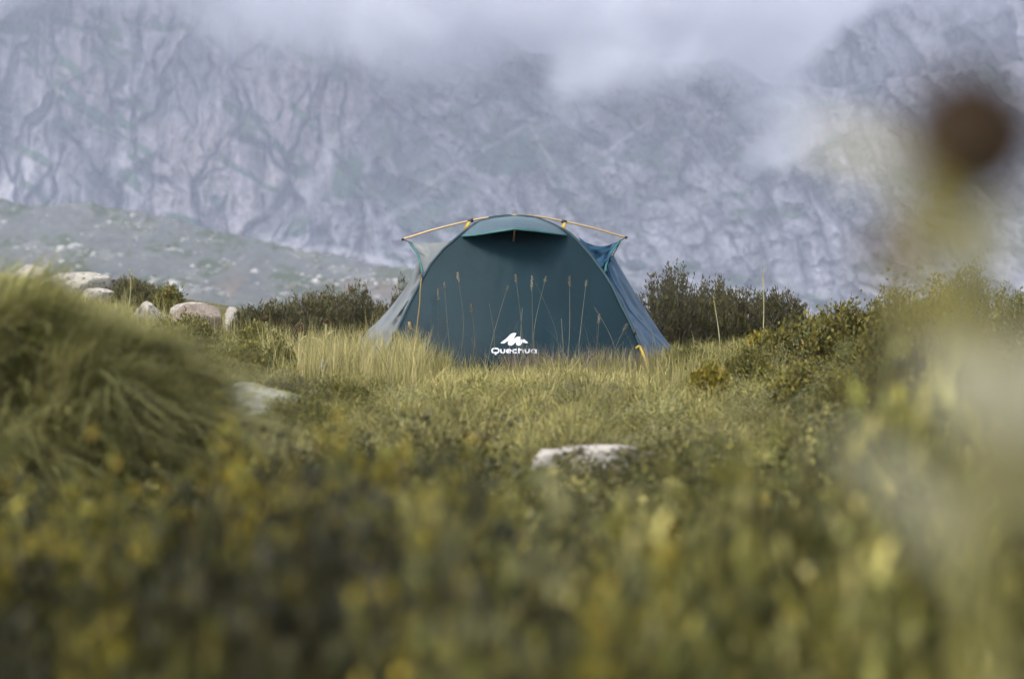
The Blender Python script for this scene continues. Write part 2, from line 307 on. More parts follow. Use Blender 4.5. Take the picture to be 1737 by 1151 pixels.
def spur():
    nv = 210; us = np.concatenate([np.linspace(1285, 1780, 240), np.linspace(1790, 2350, 50)])
    crest = np.interp(us, [1285, 1310, 1335, 1365, 1400, 1430, 1470, 1560, 1700, 2000, 2350], [190, 168, 128, 92, 62, 28, -8, -70, -130, -210, -260]) + 7 * fbm(us / 40, us * 0, 205, 4)
    bot = np.interp(us, [1285, 1340, 1420, 1600, 2350], [330, 420, 560, 640, 640])
    tv = np.linspace(0, 1, nv)[:, None]
    U = np.broadcast_to(us[None], (nv, len(us))).copy(); V = bot[None] + (crest - bot)[None] * tv
    wx = 40 * fbm(U / 150, V / 150, 231, 3); wy = 40 * fbm(U / 150, V / 150, 241, 3)
    a, b = U * 0.6 + V * 0.8, V * 0.6 - U * 0.8
    Y = 1590 + 1.0 * (520 - V) * 0.8 + 120 * ss(1420, 1285, U) + 60 * fbm(a / 200, b / 200, 261, 3)
    fx, fy = 9 * fbm(U / 24, V / 30, 232, 3), 9 * fbm(U / 24, V / 30, 242, 3)
    h1, q1, k1 = facet((a + wx + fx) / 150, (b + wy + fy) / 46, 293, 24, 44); h3, q3, k3 = facet((U + fx) / 28, (V + fy) / 38, 294, 9, 17); h4, q4, k4 = facet((U + fx) / 11, (V + fy) / 14, 296, 3, 6)
    g1 = ridge((a + wx) / 170, (b + wy) / 52, 291, 3, 0.55); g3 = ridge((U + wx) / 40, (V + wy) / 85, 295, 3, 0.6)
    dark = np.clip(0.9 * ss(0.70, 0.92, g1) + 0.7 * ss(0.74, 0.94, g3) * ss(260, 400, V + 80 * fbm(U / 90, V / 90, 299, 2)), 0, 1)
    dark = np.clip(np.maximum(0.55 * ss(0.16, 0.02, h1), np.maximum(0.38 * ss(0.2, 0.03, h3) * ss(-0.3, 0.3, fbm(U / 80, V / 80, 298, 3)), 0.5 * dark * ss(0.3, 0.1, h4))), 0, 1)
    Y = Y + k1 + k3 + k4 + 6 * dark + 14 * fbm(U / 70, V / 90, 301, 4) + 9 * fbm(U / 22, V / 28, 303, 3)
    c = ROCK * 0.92 * np.clip((1 + 0.25 * fbm(U / 80, V / 80, 305, 4) + 0.5 * fbm((a + wx) / 120, (b + wy) / 10, 307, 4)) * (1 + 0.22 * fbm(U / 4.5, V / 4.5, 309, 2)), 0.25, 1.8)[..., None]
    c = mixc(c, DARK, dark * 0.7)
    gm = ss(0.15, 0.42, fbm((a + wx) / 90, (b + wy) / 34, 311, 4)) * ss(80, 160, V)
    c = mixc(c, GREEN, gm * 0.7)
    return sheet('mountain_spur', U, V, Y, c, M_MOUNT, 400, 8, 0.3)
spur()

def hill():
    us = np.concatenate([np.linspace(-700, -40, 60), np.linspace(-36, 1150, 360)]); nv = 150
    crest = np.interp(us, [-700, -200, 0, 60, 140, 205, 300, 400, 480, 560, 690, 800, 1000, 1150], [300, 322, 338, 348, 344, 352, 374, 398, 414, 432, 458, 482, 530, 560]) 
    crn = 5 * fbm(us / 30, us * 0, 405, 4) + 2.5 * fbm(us / 7, us * 0, 406, 3)
    tv = np.linspace(0, 1, nv)[:, None]
    bot = np.maximum(crest + 25, 600)
    U = np.broadcast_to(us[None], (nv, len(us))).copy(); V = bot[None] + (crest - bot)[None] * tv + crn[None] * tv ** 10
    Y = 190 + 420 * np.broadcast_to(tv, U.shape) ** 1.1 + 8 * fbm(U / 90, V / 40, 411, 4) + 3 * fbm(U / 18, V / 9, 413, 4)
    n = fbm(U / 60, V / 24, 421, 4); n2 = fbm(U / 11, V / 6, 423, 3); n3 = fbm(U / 26, V / 12, 425, 3)
    c = np.array((0.115, 0.119, 0.114)) * (1 + 0.3 * n + 0.25 * n2)[..., None]
    c = mixc(c, np.array((0.045, 0.060, 0.028)), ss(-0.1, 0.35, n + 0.5 * n2) * 0.8)
    c = mixc(c, np.array((0.25, 0.24, 0.225)), ss(0.25, 0.5, n3 + 0.35 * n2) * 0.3)
    c = mixc(c, np.array((0.17, 0.125, 0.09)), ss(0.25, 0.5, fbm(U / 50, V / 20, 431, 3)) * ss(430, 500, V) * 0.5)
    sheet('hill', U, V, Y, c, M_HILL, 300, 8, 0.1)
    # boulders strewn over the slope: one mass of scree
    nb = 5200
    ri = rng.integers(0, nv, nb); ci = rng.integers(0, len(us), nb)
    dens = ss(-0.05, 0.4, n3[ri, ci] + 0.5 * n[ri, ci]); keep = (rng.random(nb) < 0.06 + 0.94 * dens) & (us[ci] > -100) & (us[ci] < 760); ri, ci = ri[keep], ci[keep]
    p = P(U[ri, ci], V[ri, ci], Y[ri, ci]); nb = len(p)
    bm = bmesh.new(); bmesh.ops.create_icosphere(bm, subdivisions=1, radius=1); bv = np.array([q.co[:] for q in bm.verts]); bf = np.array([[l.index for l in q.verts] for q in bm.faces]); bm.free()
    sz = 0.21 * (1 / (rng.random(nb) + 0.05)) ** 0.62
    sc = sz[:, None] * rng.uniform(0.6, 1.3, (nb, 3)) * np.array((1.2, 1, 0.7))
    v = bv[None] * (1 + 0.28 * rng.standard_normal((nb, len(bv), 1)).clip(-1.5, 1.5) * 0.7) * sc[:, None]
    an = rng.uniform(0, 6.28, nb)[:, None]; x = v[..., 0] * np.cos(an) - v[..., 1] * np.sin(an); y = v[..., 0] * np.sin(an) + v[..., 1] * np.cos(an)
    v = np.stack([x, y, v[..., 2]], -1) + p[:, None]
    f = bf[None] + (np.arange(nb) * len(bv))[:, None, None]
    cc = np.repeat(np.array((0.30, 0.29, 0.27))[None] * rng.uniform(0.35, 1.4, (nb, 1)), len(bv), 0)
    tag(obj('scree', mesh_np('scree', v, f.reshape(-1, 3), cc), M_HILL), 'scattered pale boulders covering the grey green hillside at left', 'boulders', kind='stuff')
hill()

# ---- air and the cloud that hangs over the ridge
def box_mesh(name, x0, x1, y0, y1, z0, z1):
    v = [(x, y, z) for z in (z0, z1) for y in (y0, y1) for x in (x0, x1)]
    return mesh_np(name, v, [(0, 2, 3, 1), (4, 5, 7, 6), (0, 1, 5, 4), (2, 6, 7, 3), (0, 4, 6, 2), (1, 3, 7, 5)])
m, t, N, L = nodes('mountain_air')
pv = N('VolumePrincipled'); pv.inputs['Color'].default_value = (0.75, 0.81, 1.0, 1); pv.inputs['Density'].default_value = 0.00023; pv.inputs['Anisotropy'].default_value = 0.0
o_ = N('OutputMaterial'); L(pv.outputs[0], o_.inputs['Volume'])
tag(obj('haze', box_mesh('haze', -2900, 2900, -60, 3600, -160, 560), m), kind='stuff')
m, t, N, L = nodes('cloud_vapour')
def math_n(op, a, b=None, clamp=False):
    n = N('Math'); n.operation = op; n.use_clamp = clamp
    for i, q in enumerate((a, b)):
        if q is None: continue
        if isinstance(q, (int, float)): n.inputs[i].default_value = q
        else: L(q, n.inputs[i])
    return n.outputs[0]
tc = N('TexCoord'); sep = N('SeparateXYZ'); L(tc.outputs['Object'], sep.inputs[0])
mp = N('Mapping'); mp.inputs['Scale'].default_value = (0.8, 0.10, 1.35); L(tc.outputs['Object'], mp.inputs[0])
n1 = N('TexNoise'); n1.inputs['Scale'].default_value = 0.013; n1.inputs['Detail'].default_value = 7; n1.inputs['Roughness'].default_value = 0.55; L(mp.outputs[0], n1.inputs['Vector'])
fc = N('FloatCurve'); cv = fc.mapping.curves[0]
pts = [(0.0, .86), (.15, .74), (.22, .62), (.30, .50), (.37, .42), (.43, .38), (.49, .33), (.54, .28), (.60, .28), (.66, .27), (.69, .36), (.74, .62), (.80, .9), (1.0, 1.0)]
cv.points[0].location = pts[0]; cv.points[1].location = pts[-1]
for q in pts[1:-1]: cv.points.new(*q)
fc.mapping.update()
xr = math_n('MULTIPLY_ADD', sep.outputs[0], 1 / 1000.0); xr.node.inputs[2].default_value = 0.5
L(xr, fc.inputs['Value'])
base = math_n('MULTIPLY', fc.outputs[0], 190.0)                # height of the cloud's underside above z = 60
far = N('MapRange'); far.inputs[1].default_value = 640; far.inputs[2].default_value = 800; far.inputs[4].default_value = 130.0; L(sep.outputs[1], far.inputs[0])
up = math_n('ADD', math_n('SUBTRACT', sep.outputs[2], base), far.outputs[0])      # it sinks lower behind the ridge
wob = math_n('MULTIPLY', math_n('SUBTRACT', n1.outputs[0], 0.5), 250.0)
d = math_n('DIVIDE', math_n('ADD', up, wob), 70.0, True)
d = math_n('POWER', d, 1.3)
dens = math_n('MULTIPLY', d, 0.014)
pv = N('VolumePrincipled'); pv.inputs['Color'].default_value = (0.93, 0.93, 0.97, 1); pv.inputs['Anisotropy'].default_value = 0.0; L(dens, pv.inputs['Density'])
o_ = N('OutputMaterial'); L(pv.outputs[0], o_.inputs['Volume'])
cl = obj('cloud', box_mesh('cloud', -520, 520, 0, 1150, 0, 360), m); cl.location = (0, 1330, 60)
tag(cl, 'low grey cloud hanging over the mountain ridge', 'cloud', kind='stuff')
try: m.cycles.volume_step_rate = 0.35
except Exception: pass
#@@OBJECTS
# ------------------------------------------------------------------ plants: builders
def leaves(p, d, s, Ln, Wd, col, mb):
    d = d / (np.linalg.norm(d, axis=1, keepdims=True) + 1e-9); s = s - d * (s * d).sum(1, keepdims=True); s /= np.linalg.norm(s, axis=1, keepdims=True) + 1e-9
    Ln = np.broadcast_to(Ln, (len(p),))[:, None]; Wd = np.broadcast_to(Wd, (len(p),))[:, None]
    nrm = np.cross(d, s)
    v = np.stack([p, p + d * Ln * .45 + s * Wd * .5 + nrm * Wd * .12, p + d * Ln, p + d * Ln * .45 - s * Wd * .5 + nrm * Wd * .12], 1)
    f = np.arange(len(p) * 4).reshape(-1, 4)
    mb.add(v, f, np.repeat(col, 4, 0))
def blades(base, h, ang, lean, wid, col, mb, segs=3, tipcol=None, droop=0.0):
    n = len(base); tt = np.linspace(0, 1, segs + 1); dx = np.stack([np.cos(ang), np.sin(ang), 0 * ang], -1)
    sa = ang + math.pi / 2 + rng.uniform(-0.9, 0.9, n); sd = np.stack([np.cos(sa), np.sin(sa), 0 * sa], -1)
    vs_, cs_ = [], []
    for q in tt:
        z = h * (q - droop * lean * q * q * 0.55)
        c = base + dx * (h * lean * q ** 2)[:, None] + np.array((0, 0, 1.0)) * z[:, None]
        ww = (wid * (1 - 0.93 * q ** 1.5))[:, None] * 0.5
        vs_.append(np.stack([c - sd * ww, c + sd * ww], 1)); cc = col if tipcol is None else lerp(col, tipcol, q); cs_.append(np.stack([cc, cc], 1))
    v = np.stack(vs_, 1).reshape(n, -1, 3); cc = np.stack(cs_, 1).reshape(-1, 3)
    k = (segs + 1) * 2; i = np.arange(segs) * 2; f0 = np.stack([i, i + 1, i + 3, i + 2], -1)
    f = (f0[None] + (np.arange(n) * k)[:, None, None]).reshape(-1, 4)
    mb.add(v, f, cc)
def pick(pal, n, jit=0.22):
    pal = np.asarray(pal, float); return pal[rng.integers(0, len(pal), n)] * (1 + jit * rng.standard_normal((n, 1))).clip(0.4, 1.8)
HEATH = [(0.088, 0.082, 0.024), (0.108, 0.095, 0.028), (0.072, 0.070, 0.026), (0.125, 0.098, 0.034), (0.080, 0.066, 0.032)]
DHEATH = [(0.078, 0.076, 0.036), (0.088, 0.080, 0.040), (0.066, 0.068, 0.032), (0.100, 0.084, 0.046), (0.115, 0.108, 0.050)]
OLIVE = [(0.128, 0.118, 0.024), (0.102, 0.100, 0.022), (0.160, 0.138, 0.028), (0.076, 0.080, 0.022)]
YELLOW = [(0.23, 0.175, 0.018), (0.27, 0.19, 0.02), (0.25, 0.21, 0.022), (0.17, 0.155, 0.025)]
LEAFY = [(0.10, 0.098, 0.028), (0.085, 0.084, 0.026), (0.14, 0.125, 0.03), (0.19, 0.14, 0.025)]
STRAW = [(0.40, 0.34, 0.135), (0.34, 0.30, 0.115), (0.28, 0.26, 0.085), (0.45, 0.37, 0.17)]
GRASS = [(0.235, 0.208, 0.062), (0.185, 0.172, 0.050), (0.30, 0.255, 0.085), (0.140, 0.138, 0.043)]
STEMC = (0.085, 0.065, 0.045)

def shrub_arrays(R, Ht, nst, npl, leafL, leafW, pal, tip, upright=0.5, flat=0.5, jitter=0.03, tipshare=0.25, reach=0.72, stemtint=None):
    """stems from one base to points of a lumpy dome, leaves along their upper part"""
    st, lf = MB(), MB()
    th = rng.uniform(0, 2 * math.pi, nst); r = np.sqrt(rng.random(nst)) * R
    lump = 1 + 0.28 * fbm(np.cos(th) * r / R * 2.4 + 9, np.sin(th) * r / R * 2.4 + R * 31, int(R * 1000), 3)
    tx, ty = np.cos(th) * r, np.sin(th) * r
    tz = Ht * (1 - (r / R) ** 2) ** flat * rng.uniform(0.72, 1.06, nst) * lump + 0.02
    b = np.stack([tx * 0.25, ty * 0.25, np.full(nst, -0.05)], -1); e = np.stack([tx, ty, tz], -1)
    c = b * 0.5 + e * 0.5; c[:, 2] = tz * (0.35 if upright < 0.5 else 0.25) + 0.0; c[:, :2] = e[:, :2] * lerp(0.95, 0.85, upright)
    tt = np.linspace(0, 1, 5)
    pth = [(b * (1 - q) ** 2 + 2 * c * q * (1 - q) + e * q * q) for q in tt]
    wst = 0.0035
    # stems as three-sided tapering twigs
    a3 = np.array([0, 2.094, 4.189]); ring = np.stack([np.cos(a3), np.sin(a3), 0 * a3], -1)
    v = np.stack([pth[k][:, None] + ring[None] * wst * (1.1 - tt[k]) for k in range(5)], 1).reshape(nst, 15, 3)
    f0 = np.array([[k * 3 + i, k * 3 + (i + 1) % 3, (k + 1) * 3 + (i + 1) % 3, (k + 1) * 3 + i] for k in range(4) for i in range(3)])
    st.add(v, (f0[None] + (np.arange(nst) * 15)[:, None, None]).reshape(-1, 4), STEMC)
    n = nst * npl; si = np.repeat(np.arange(nst), npl); q = (1 - rng.random(n) ** 1.4 * reach)[:, None]
    p = b[si] * (1 - q) ** 2 + 2 * c[si] * q * (1 - q) + e[si] * q * q
    tg = 2 * (1 - q) * (c[si] - b[si]) + 2 * q * (e[si] - c[si]); tg /= np.linalg.norm(tg, axis=1, keepdims=True) + 1e-9
    rd = rng.standard_normal((n, 3)); p = p + rd * jitter * rng.random((n, 1))
    d = tg * (0.35 + upright) + rng.standard_normal((n, 3)) * 0.55 + np.array((0, 0, 0.25))
    col = pick(pal, n); tc_ = pick(tip, n); mk = (q[:, 0] > 1 - tipshare) & (rng.random(nst)[si] < 0.55); col[mk] = tc_[mk]
    if stemtint is not None: col = col * rng.choice(stemtint, nst)[si][:, None]
    leaves(p, d, rng.standard_normal((n, 3)), leafL * rng.uniform(0.6, 1.3, n), leafW * rng.uniform(0.7, 1.3, n), col, lf)
    return st, lf
def shrub(name, px, pbase, wpx, hpx, Y, label, kind='heath', dense=1.0, cat='shrub', group=None):
    R = wpx / 2 / F * Y; Ht = hpx / F * Y; x = (px - CX) / F * Y; z0 = float(H(x, Y))
    ztop = CZ - (pbase - hpx - HZ) / F * Y; Ht = max(Ht, ztop - z0); s = max(0.5, min(1.6, Y / 13))
    k = {'heath': (DHEATH, HEATH, 0.022, 0.006, 0.9, 0.45, 0.02), 'olive': (OLIVE, LEAFY, 0.020, 0.009, 0.45, 0.5, 0.03),
         'leafy': (LEAFY, [(0.21, 0.165, 0.028), (0.16, 0.145, 0.03), (0.12, 0.118, 0.03)], 0.026, 0.013, 0.4, 0.5, 0.035), 'yellow': (YELLOW, YELLOW, 0.024, 0.012, 0.5, 0.5, 0.03),
         'green': (OLIVE, OLIVE, 0.022, 0.008, 0.35, 0.5, 0.03)}[kind]
    nst = int(235 * dense * (R / 0.4) ** 1.1) + 30
    st, lf = shrub_arrays(R, Ht, nst, 34, k[2] * s * 1.1, k[3] * s * 1.1, k[0], k[1], k[4], k[5], k[6])
    o = thing(name, (x, Y, z0), label, cat, group)
    obj('stems', st.mesh('stems'), M_STEM, o); obj('foliage', lf.mesh('foliage'), M_LEAF, o)
    return o

# ------------------------------------------------------------------ the tent
M_FLY = fabric_mat('dark_teal_fly', (0.0044, 0.0190, 0.0255), 0.08, 0.65, spec=0.18)
M_SIDE = fabric_mat('blue_side_fly', (0.018, 0.070, 0.130), 0.25, 0.5, spec=0.35)
M_SHEEN = fabric_mat('sky_sheen_side_fly', (0.165, 0.176, 0.174), 0.30, 0.45, spec=0.4, alpha=0.92)  # pale grey paints the sky's reflection into the left fly's colour
M_HOOD = fabric_mat('hood_fly', (0.045, 0.082, 0.098), 0.12, 0.45, spec=0.5)
M_TEAL = plain_mat('teal_edge_tape', (0.015, 0.105, 0.10), 0.6)
M_POLE = plain_mat('gold_anodised_pole', (0.42, 0.29, 0.14), 0.35, 0.3)
M_BLACK = plain_mat('black_plastic', (0.012, 0.012, 0.014), 0.5)
M_YEL = plain_mat('yellow_webbing', (0.36, 0.24, 0.03), 0.7)
M_CORD = plain_mat('ochre_cord', (0.20, 0.13, 0.045), 0.8)
M_PRINT = plain_mat('white_print', (0.60, 0.61, 0.66), 0.6)
M_SEAM = plain_mat('seam_tape', (0.008, 0.030, 0.040), 0.7)

LX = [(366, 872), (369, 838), (376, 812), (393, 787), (423, 752), (449, 730), (481, 712), (525, 690), (570, 669), (590, 661), (650, 645)]
RX = [(366, 872), (369, 908), (377, 930), (393, 963), (409, 981), (434, 1003), (464, 1025), (486, 1039), (520, 1055), (547, 1069), (572, 1080), (600, 1092), (650, 1110)]
def interp(tab, py): return np.interp(py, [q[0] for q in tab], [q[1] for q in tab])
def yarch(py): return 15.85 + 0.55 * np.clip((620 - np.asarray(py, float)) / 254, -0.1, 1) ** 1.2 if np.ndim(py) == 0 else 15.85 + 0.55 * np.clip((620 - py) / 254, 0, 1) ** 1.2
def ypanel(px, py):
    py = np.asarray(py, float); l, r = interp(LX, py), interp(RX, py); s = np.clip((px - (l + r) / 2) / np.maximum((r - l) / 2, 1), -1, 1)
    return yarch(py + 0 * np.asarray(px, float)) - (0.10 + 0.14 * ss(420, 620, py)) * (1 - s * s) * ss(366, 440, py)
TO = thing('tent', (0.02, 16.6, float(H(0.02, 16.6))), 'dark teal dome tent with a gold ridge pole standing in the meadow', 'tent')
def tpart(name, v, f, mat, smooth=True, parent=None, thick=0.0):
    base = np.array(TO.location)
    o = obj(name, mesh_np(name, np.asarray(v, float).reshape(-1, 3) - base, f, None, smooth), mat, parent or TO)
    if thick:
        md = o.modifiers.new('cloth', 'SOLIDIFY'); md.thickness = thick; md.offset = 0
    return o
pys = np.concatenate([[366.4, 367.2, 368.5], np.linspace(370.5, 648, 72)]); sv_ = np.linspace(0, 1, 61)
PV = np.broadcast_to(pys[:, None], (len(pys), 61)); PU = interp(LX, pys)[:, None] * (1 - sv_) + interp(RX, pys)[:, None] * sv_
PY = ypanel(PU, PV)
wr = 0.016 * fbm((PU - 868) / 55 + (PV - 366) / 300, (PV - 366) / 200, 501, 3) + 0.012 * ridge((PU - 868) / (60 + (PV - 366) * 0.25), (PV) / 400, 503, 2)
PY = PY + (wr - 0.01) * np.sin(np.pi * sv_)[None] ** 0.5
front_v = P(PU, PV, PY)
fp = tpart('front_panel', front_v, grid_faces(*PU.shape), M_FLY, thick=0.002)
# main arch: pole sleeve along the panel's edge
ap = np.concatenate([np.stack([interp(LX, q), q], -1) for q in [np.linspace(648, 371, 44)]] + [np.array([[830, 370], [850, 367], [872, 366], [894, 367], [912, 370]])] + [np.stack([interp(RX, q), q], -1) for q in [np.linspace(372, 648, 44)]])
arch_pts = spline(P(ap[:, 0], ap[:, 1], yarch(ap[:, 1])), 160)
v, f = tube(arch_pts, 0.011, 8); tpart('arch_sleeve', v, f, M_SEAM)
# hood above the vent
def hood():
    n, m2 = 41, 12; s = np.linspace(0, 1, n); top = np.stack([np.interp(s, [0, .1, .22, .34, .5, .66, .78, .9, 1], [784, 798, 814, 836, 873, 909, 929, 946, 961]), np.interp(s, [0, .1, .22, .34, .5, .66, .78, .9, 1], [399, 386, 375.5, 369.5, 366, 369.5, 377, 385, 397])], -1)
    edge = np.stack([np.interp(s, [0, .5, 1], [784, 873, 961]), np.interp(s, [0, .12, .3, .5, .7, .88, 1], [400.5, 399, 394, 388.5, 392, 396, 398.5])], -1)
    T = P(top[:, 0], top[:, 1], yarch(top[:, 1]) - 0.006); E = P(edge[:, 0], edge[:, 1], yarch(edge[:, 1]) - 0.02 - 0.32 * np.sin(np.pi * s) ** 0.8)
    q = np.linspace(0, 1, m2)[:, None, None]; G = T[None] * (1 - q) + E[None] * q; G[..., 2] += 0.02 * np.sin(np.pi * q[..., 0]) * np.sin(np.pi * s)[None] ; 
    h = tpart('vent_hood', G, grid_faces(m2, n), M_HOOD, thick=0.003)
    E2 = E + np.array((0, -0.004, 0))
    v, f = tube(E2, np.full(n, 0.0065), 6); tpart('hood_edge_tape', v, f, M_TEAL, parent=h)
    c = E[n // 2]; pb = P(871, 409, float(ypanel(871, 409)) - 0.01)
    v, f = tube(np.stack([c, (c + pb) / 2, pb]), 0.006, 6); tpart('hood_prop', v, f, M_CORD, parent=h)
    v, f = tube(np.stack([pb + (0, 0, 0.012), pb - (0, 0, 0.012)]), 0.012, 6); tpart('prop_foot', v, f, M_BLACK, parent=h)
hood()
# ridge pole across the top
rp = spline(P(*np.array([(683, 405.8), (740, 388.5), (797, 374.6), (835, 368), (873, 364.8), (915, 367.5), (958, 376), (1003, 386), (1062, 402.8)]).T, 16.42), 80)
v, f = tube(rp, 0.0068, 10); pole = tpart('ridge_pole', v, f, M_POLE)
for a, b in ((0, 2), (-1, -3)):
    v, f = tube(np.stack([rp[a] + (rp[a] - rp[b]) * 0.25, rp[a] - (rp[a] - rp[b]) * 0.3]), 0.0095, 8); tpart('pole_end_cap', v, f, M_BLACK, parent=pole)
for (a, b) in (((797, 375), (790, 388)), ((958.6, 377), (953.5, 390))):
    p0 = P(*a, 16.415); p1 = P(*b, float(yarch(b[1])) + 0.0)
    w2 = np.array((0.014, 0, 0)); sgn = 1
    vv = [p0 - w2 * .7 + (0, -.003, 0), p0 + w2 * .7 + (0, -.003, 0), p1 + w2 * 1.3 + (0, -.003, 0), p1 - w2 * 1.3 + (0, -.003, 0), p0 - w2 * .7 + (0, .003, 0), p0 + w2 * .7 + (0, .003, 0), p1 + w2 * 1.3 + (0, .003, 0), p1 - w2 * 1.3 + (0, .003, 0)]
    st_ = tpart('pole_strap', vv, [(0, 1, 2, 3), (7, 6, 5, 4), (0, 4, 5, 1), (1, 5, 6, 2), (2, 6, 7, 3), (3, 7, 4, 0)], M_YEL, False)
    i = int(np.argmin(np.abs(rp[:, 0] - p0[0]))); v, f = tube(rp[i - 1:i + 2], 0.0125, 8); tpart('clip', v, f, M_BLACK, parent=st_)
i = int(np.argmin(np.abs(rp[:, 0] - P(873, 365, 16.42)[0]))); v, f = tube(rp[i - 3:i + 4] - (0, 0.0, 0.008), 0.010, 8); tpart('pole_hub', v, f, M_BLACK, parent=pole)

def loft(name, A, B, mat, n=34, m2=14, sag=(0, 0, 0), wrk=0.0, seed=1, parent=None):
    A = spline(A, n); B = spline(B, n); q = np.linspace(0, 1, m2)[:, None, None]; G = A[None] * (1 - q) + B[None] * q
    G = G + np.sin(np.pi * q) * np.asarray(sag)[None, None]
    if wrk:
        s = np.linspace(0, 1, n)[None]; qq = q[..., 0]
        G[..., 1] += wrk * (fbm(s * 4 + qq * 3, qq * 6 - s * 5, seed, 3) + 0.8 * ridge(s * 3 - qq * 4, qq * 2 + s, seed + 5, 2) - 0.5) * np.sin(np.pi * qq) ** 0.6
        G[..., 0] += 0.5 * wrk * fbm(s * 5, qq * 5 + s * 4, seed + 9, 3) * np.sin(np.pi * qq) ** 0.6
    return tpart(name, G, grid_faces(m2, n), mat, parent=parent, thick=0.002)
def on_arch(pp): pp = np.array(pp, float); return P(pp[:, 0], pp[:, 1], yarch(pp[:, 1]) + 0.004)
def pp3(l): l = np.array(l, float); return P(l[:, 0], l[:, 1], l[:, 2])
# left: awning corner and the long side wall, sky sheen in its colour
LT = [(694, 410, 16.45), (712, 414.5, 16.46), (738, 413, 16.46), (766, 408, 16.42)]
o = loft('side_awning', pp3([(694, 410, 16.45), (700, 419, 16.42), (707, 429, 16.38), (713, 444, 16.33), (717, 463, 16.22)]), pp3([(766, 408, float(yarch(408)) + .004), (752, 423, float(yarch(423)) + .004), (740, 437, float(yarch(437)) + .004), (730, 449, float(yarch(449)) + .004), (719, 465, float(yarch(465)) + .004)]), M_SHEEN, 24, 12, (0, 0, -0.012), 0.02, 601)
v, f = tube(spline(pp3([(694, 410, 16.445), (700, 419, 16.415), (707, 429, 16.375), (713, 444, 16.325), (717, 463, 16.215)]), 24), 0.0075, 6); tpart('edge_tape', v, f, M_TEAL, parent=o)
loft('side_panel', pp3([(711, 439, 16.45), (703, 456, 16.5), (691, 482, 16.56), (670, 512, 16.64), (644, 542, 16.74), (622, 563, 16.84), (604, 592, 16.9), (598, 612, 16.9)]), on_arch([(718, 462), (712, 481), (701, 503), (690, 525), (680, 547), (669, 570), (661, 590), (652, 625)]), M_SHEEN, 44, 22, (0.03, 0, -0.03), 0.07, 611)
# right: awning corner, then the folded blue side wall
o = loft('side_awning', pp3([(1052, 408, 16.45), (1046, 416, 16.42), (1039, 426, 16.38), (1030, 443, 16.33), (1026, 461, 16.2)]), pp3([(981, 402, float(yarch(409)) + .004), (992, 422, float(yarch(422)) + .004), (1003, 434, float(yarch(434)) + .004), (1014, 449, float(yarch(449)) + .004), (1025, 464, float(yarch(464)) + .004)]), M_SIDE, 24, 14, (0, 0, -0.05), 0.05, 621)
v, f = tube(spline(pp3([(1052, 408, 16.445), (1046, 416, 16.415), (1039, 426, 16.375), (1030, 443, 16.325), (1026, 461, 16.195)]), 24), 0.0075, 6); tpart('edge_tape', v, f, M_TEAL, parent=o)
fold = pp3([(1030, 448, 16.34), (1037, 470, 16.30), (1052, 498, 16.30), (1066, 524, 16.32), (1080, 540, 16.36), (1098, 560, 16.46), (1118, 580, 16.6), (1138, 604, 16.78), (1141, 612, 16.78)])
loft('side_panel', fold, pp3([(1040, 432, 16.5), (1054.6, 459, 16.54), (1075, 493, 16.62), (1090, 517, 16.68), (1102, 536, 16.74), (1114, 554, 16.8), (1125, 570, 16.86), (1150, 603, 16.95), (1155, 612, 16.95)]), M_SIDE, 40, 12, (0.0, 0, 0.0), 0.03, 631)
loft('lower_side_panel', fold + (0, .003, 0), on_arch([(1022, 459), (1031, 474), (1040, 488), (1055, 520), (1069, 547), (1080, 572), (1086, 586), (1094, 604), (1100, 620)]), M_SIDE, 40, 14, (0, 0.05, -0.02), 0.05, 641)
v, f = tube(spline(pp3([(1052, 408.5, 16.455), (1045, 424, 16.5), (1040, 432, 16.5)]), 10), 0.004, 6); tpart('corner_cord', v, f, M_BLACK)
for e_, tip in ((0, (694, 410)), (-1, (1052, 408))):
    v, f = tube(np.stack([rp[e_], P(*tip, 16.45)]), 0.004, 6); tpart('corner_cord', v, f, M_CORD)
# far half of the tent: mirrored walls and end panel
def rear(a): a = np.array(a); a[..., 1] = 33.3 - a[..., 1]; return a
tpart('rear_panel', rear(front_v) * np.array((0.98, 1, 0.99)), grid_faces(*PU.shape)[:, ::-1], M_FLY)
for sx, tab, edge in ((0, LX, [(711, 439, 16.46), (691, 482, 16.57), (644, 542, 16.75), (604, 592, 16.9)]), (1, RX, [(1040, 433, 16.5), (1075, 493, 16.63), (1114, 554, 16.8), (1149, 603, 16.95)])):
    q = np.linspace(440, 640, 8); loft('rear_side_panel', pp3(edge), rear(P(interp(tab, q), q, yarch(q))) * np.array((0.98, 1, 0.99)), M_SIDE if sx else M_SHEEN, 30, 10)
top = np.stack([spline(P(*np.array([(766, 408), (787, 393), (812, 376), (838, 369), (872, 366), (908, 369), (930, 377), (963, 393), (981, 409)]).T, 16.4), 40) + (0, dy, dz) for dy, dz in ((0.0, -.012), (.1, -.014), (.25, -.02), (.4, -.03), (.55, -.05))])
tpart('roof_panel', top, grid_faces(5, 40), M_FLY)
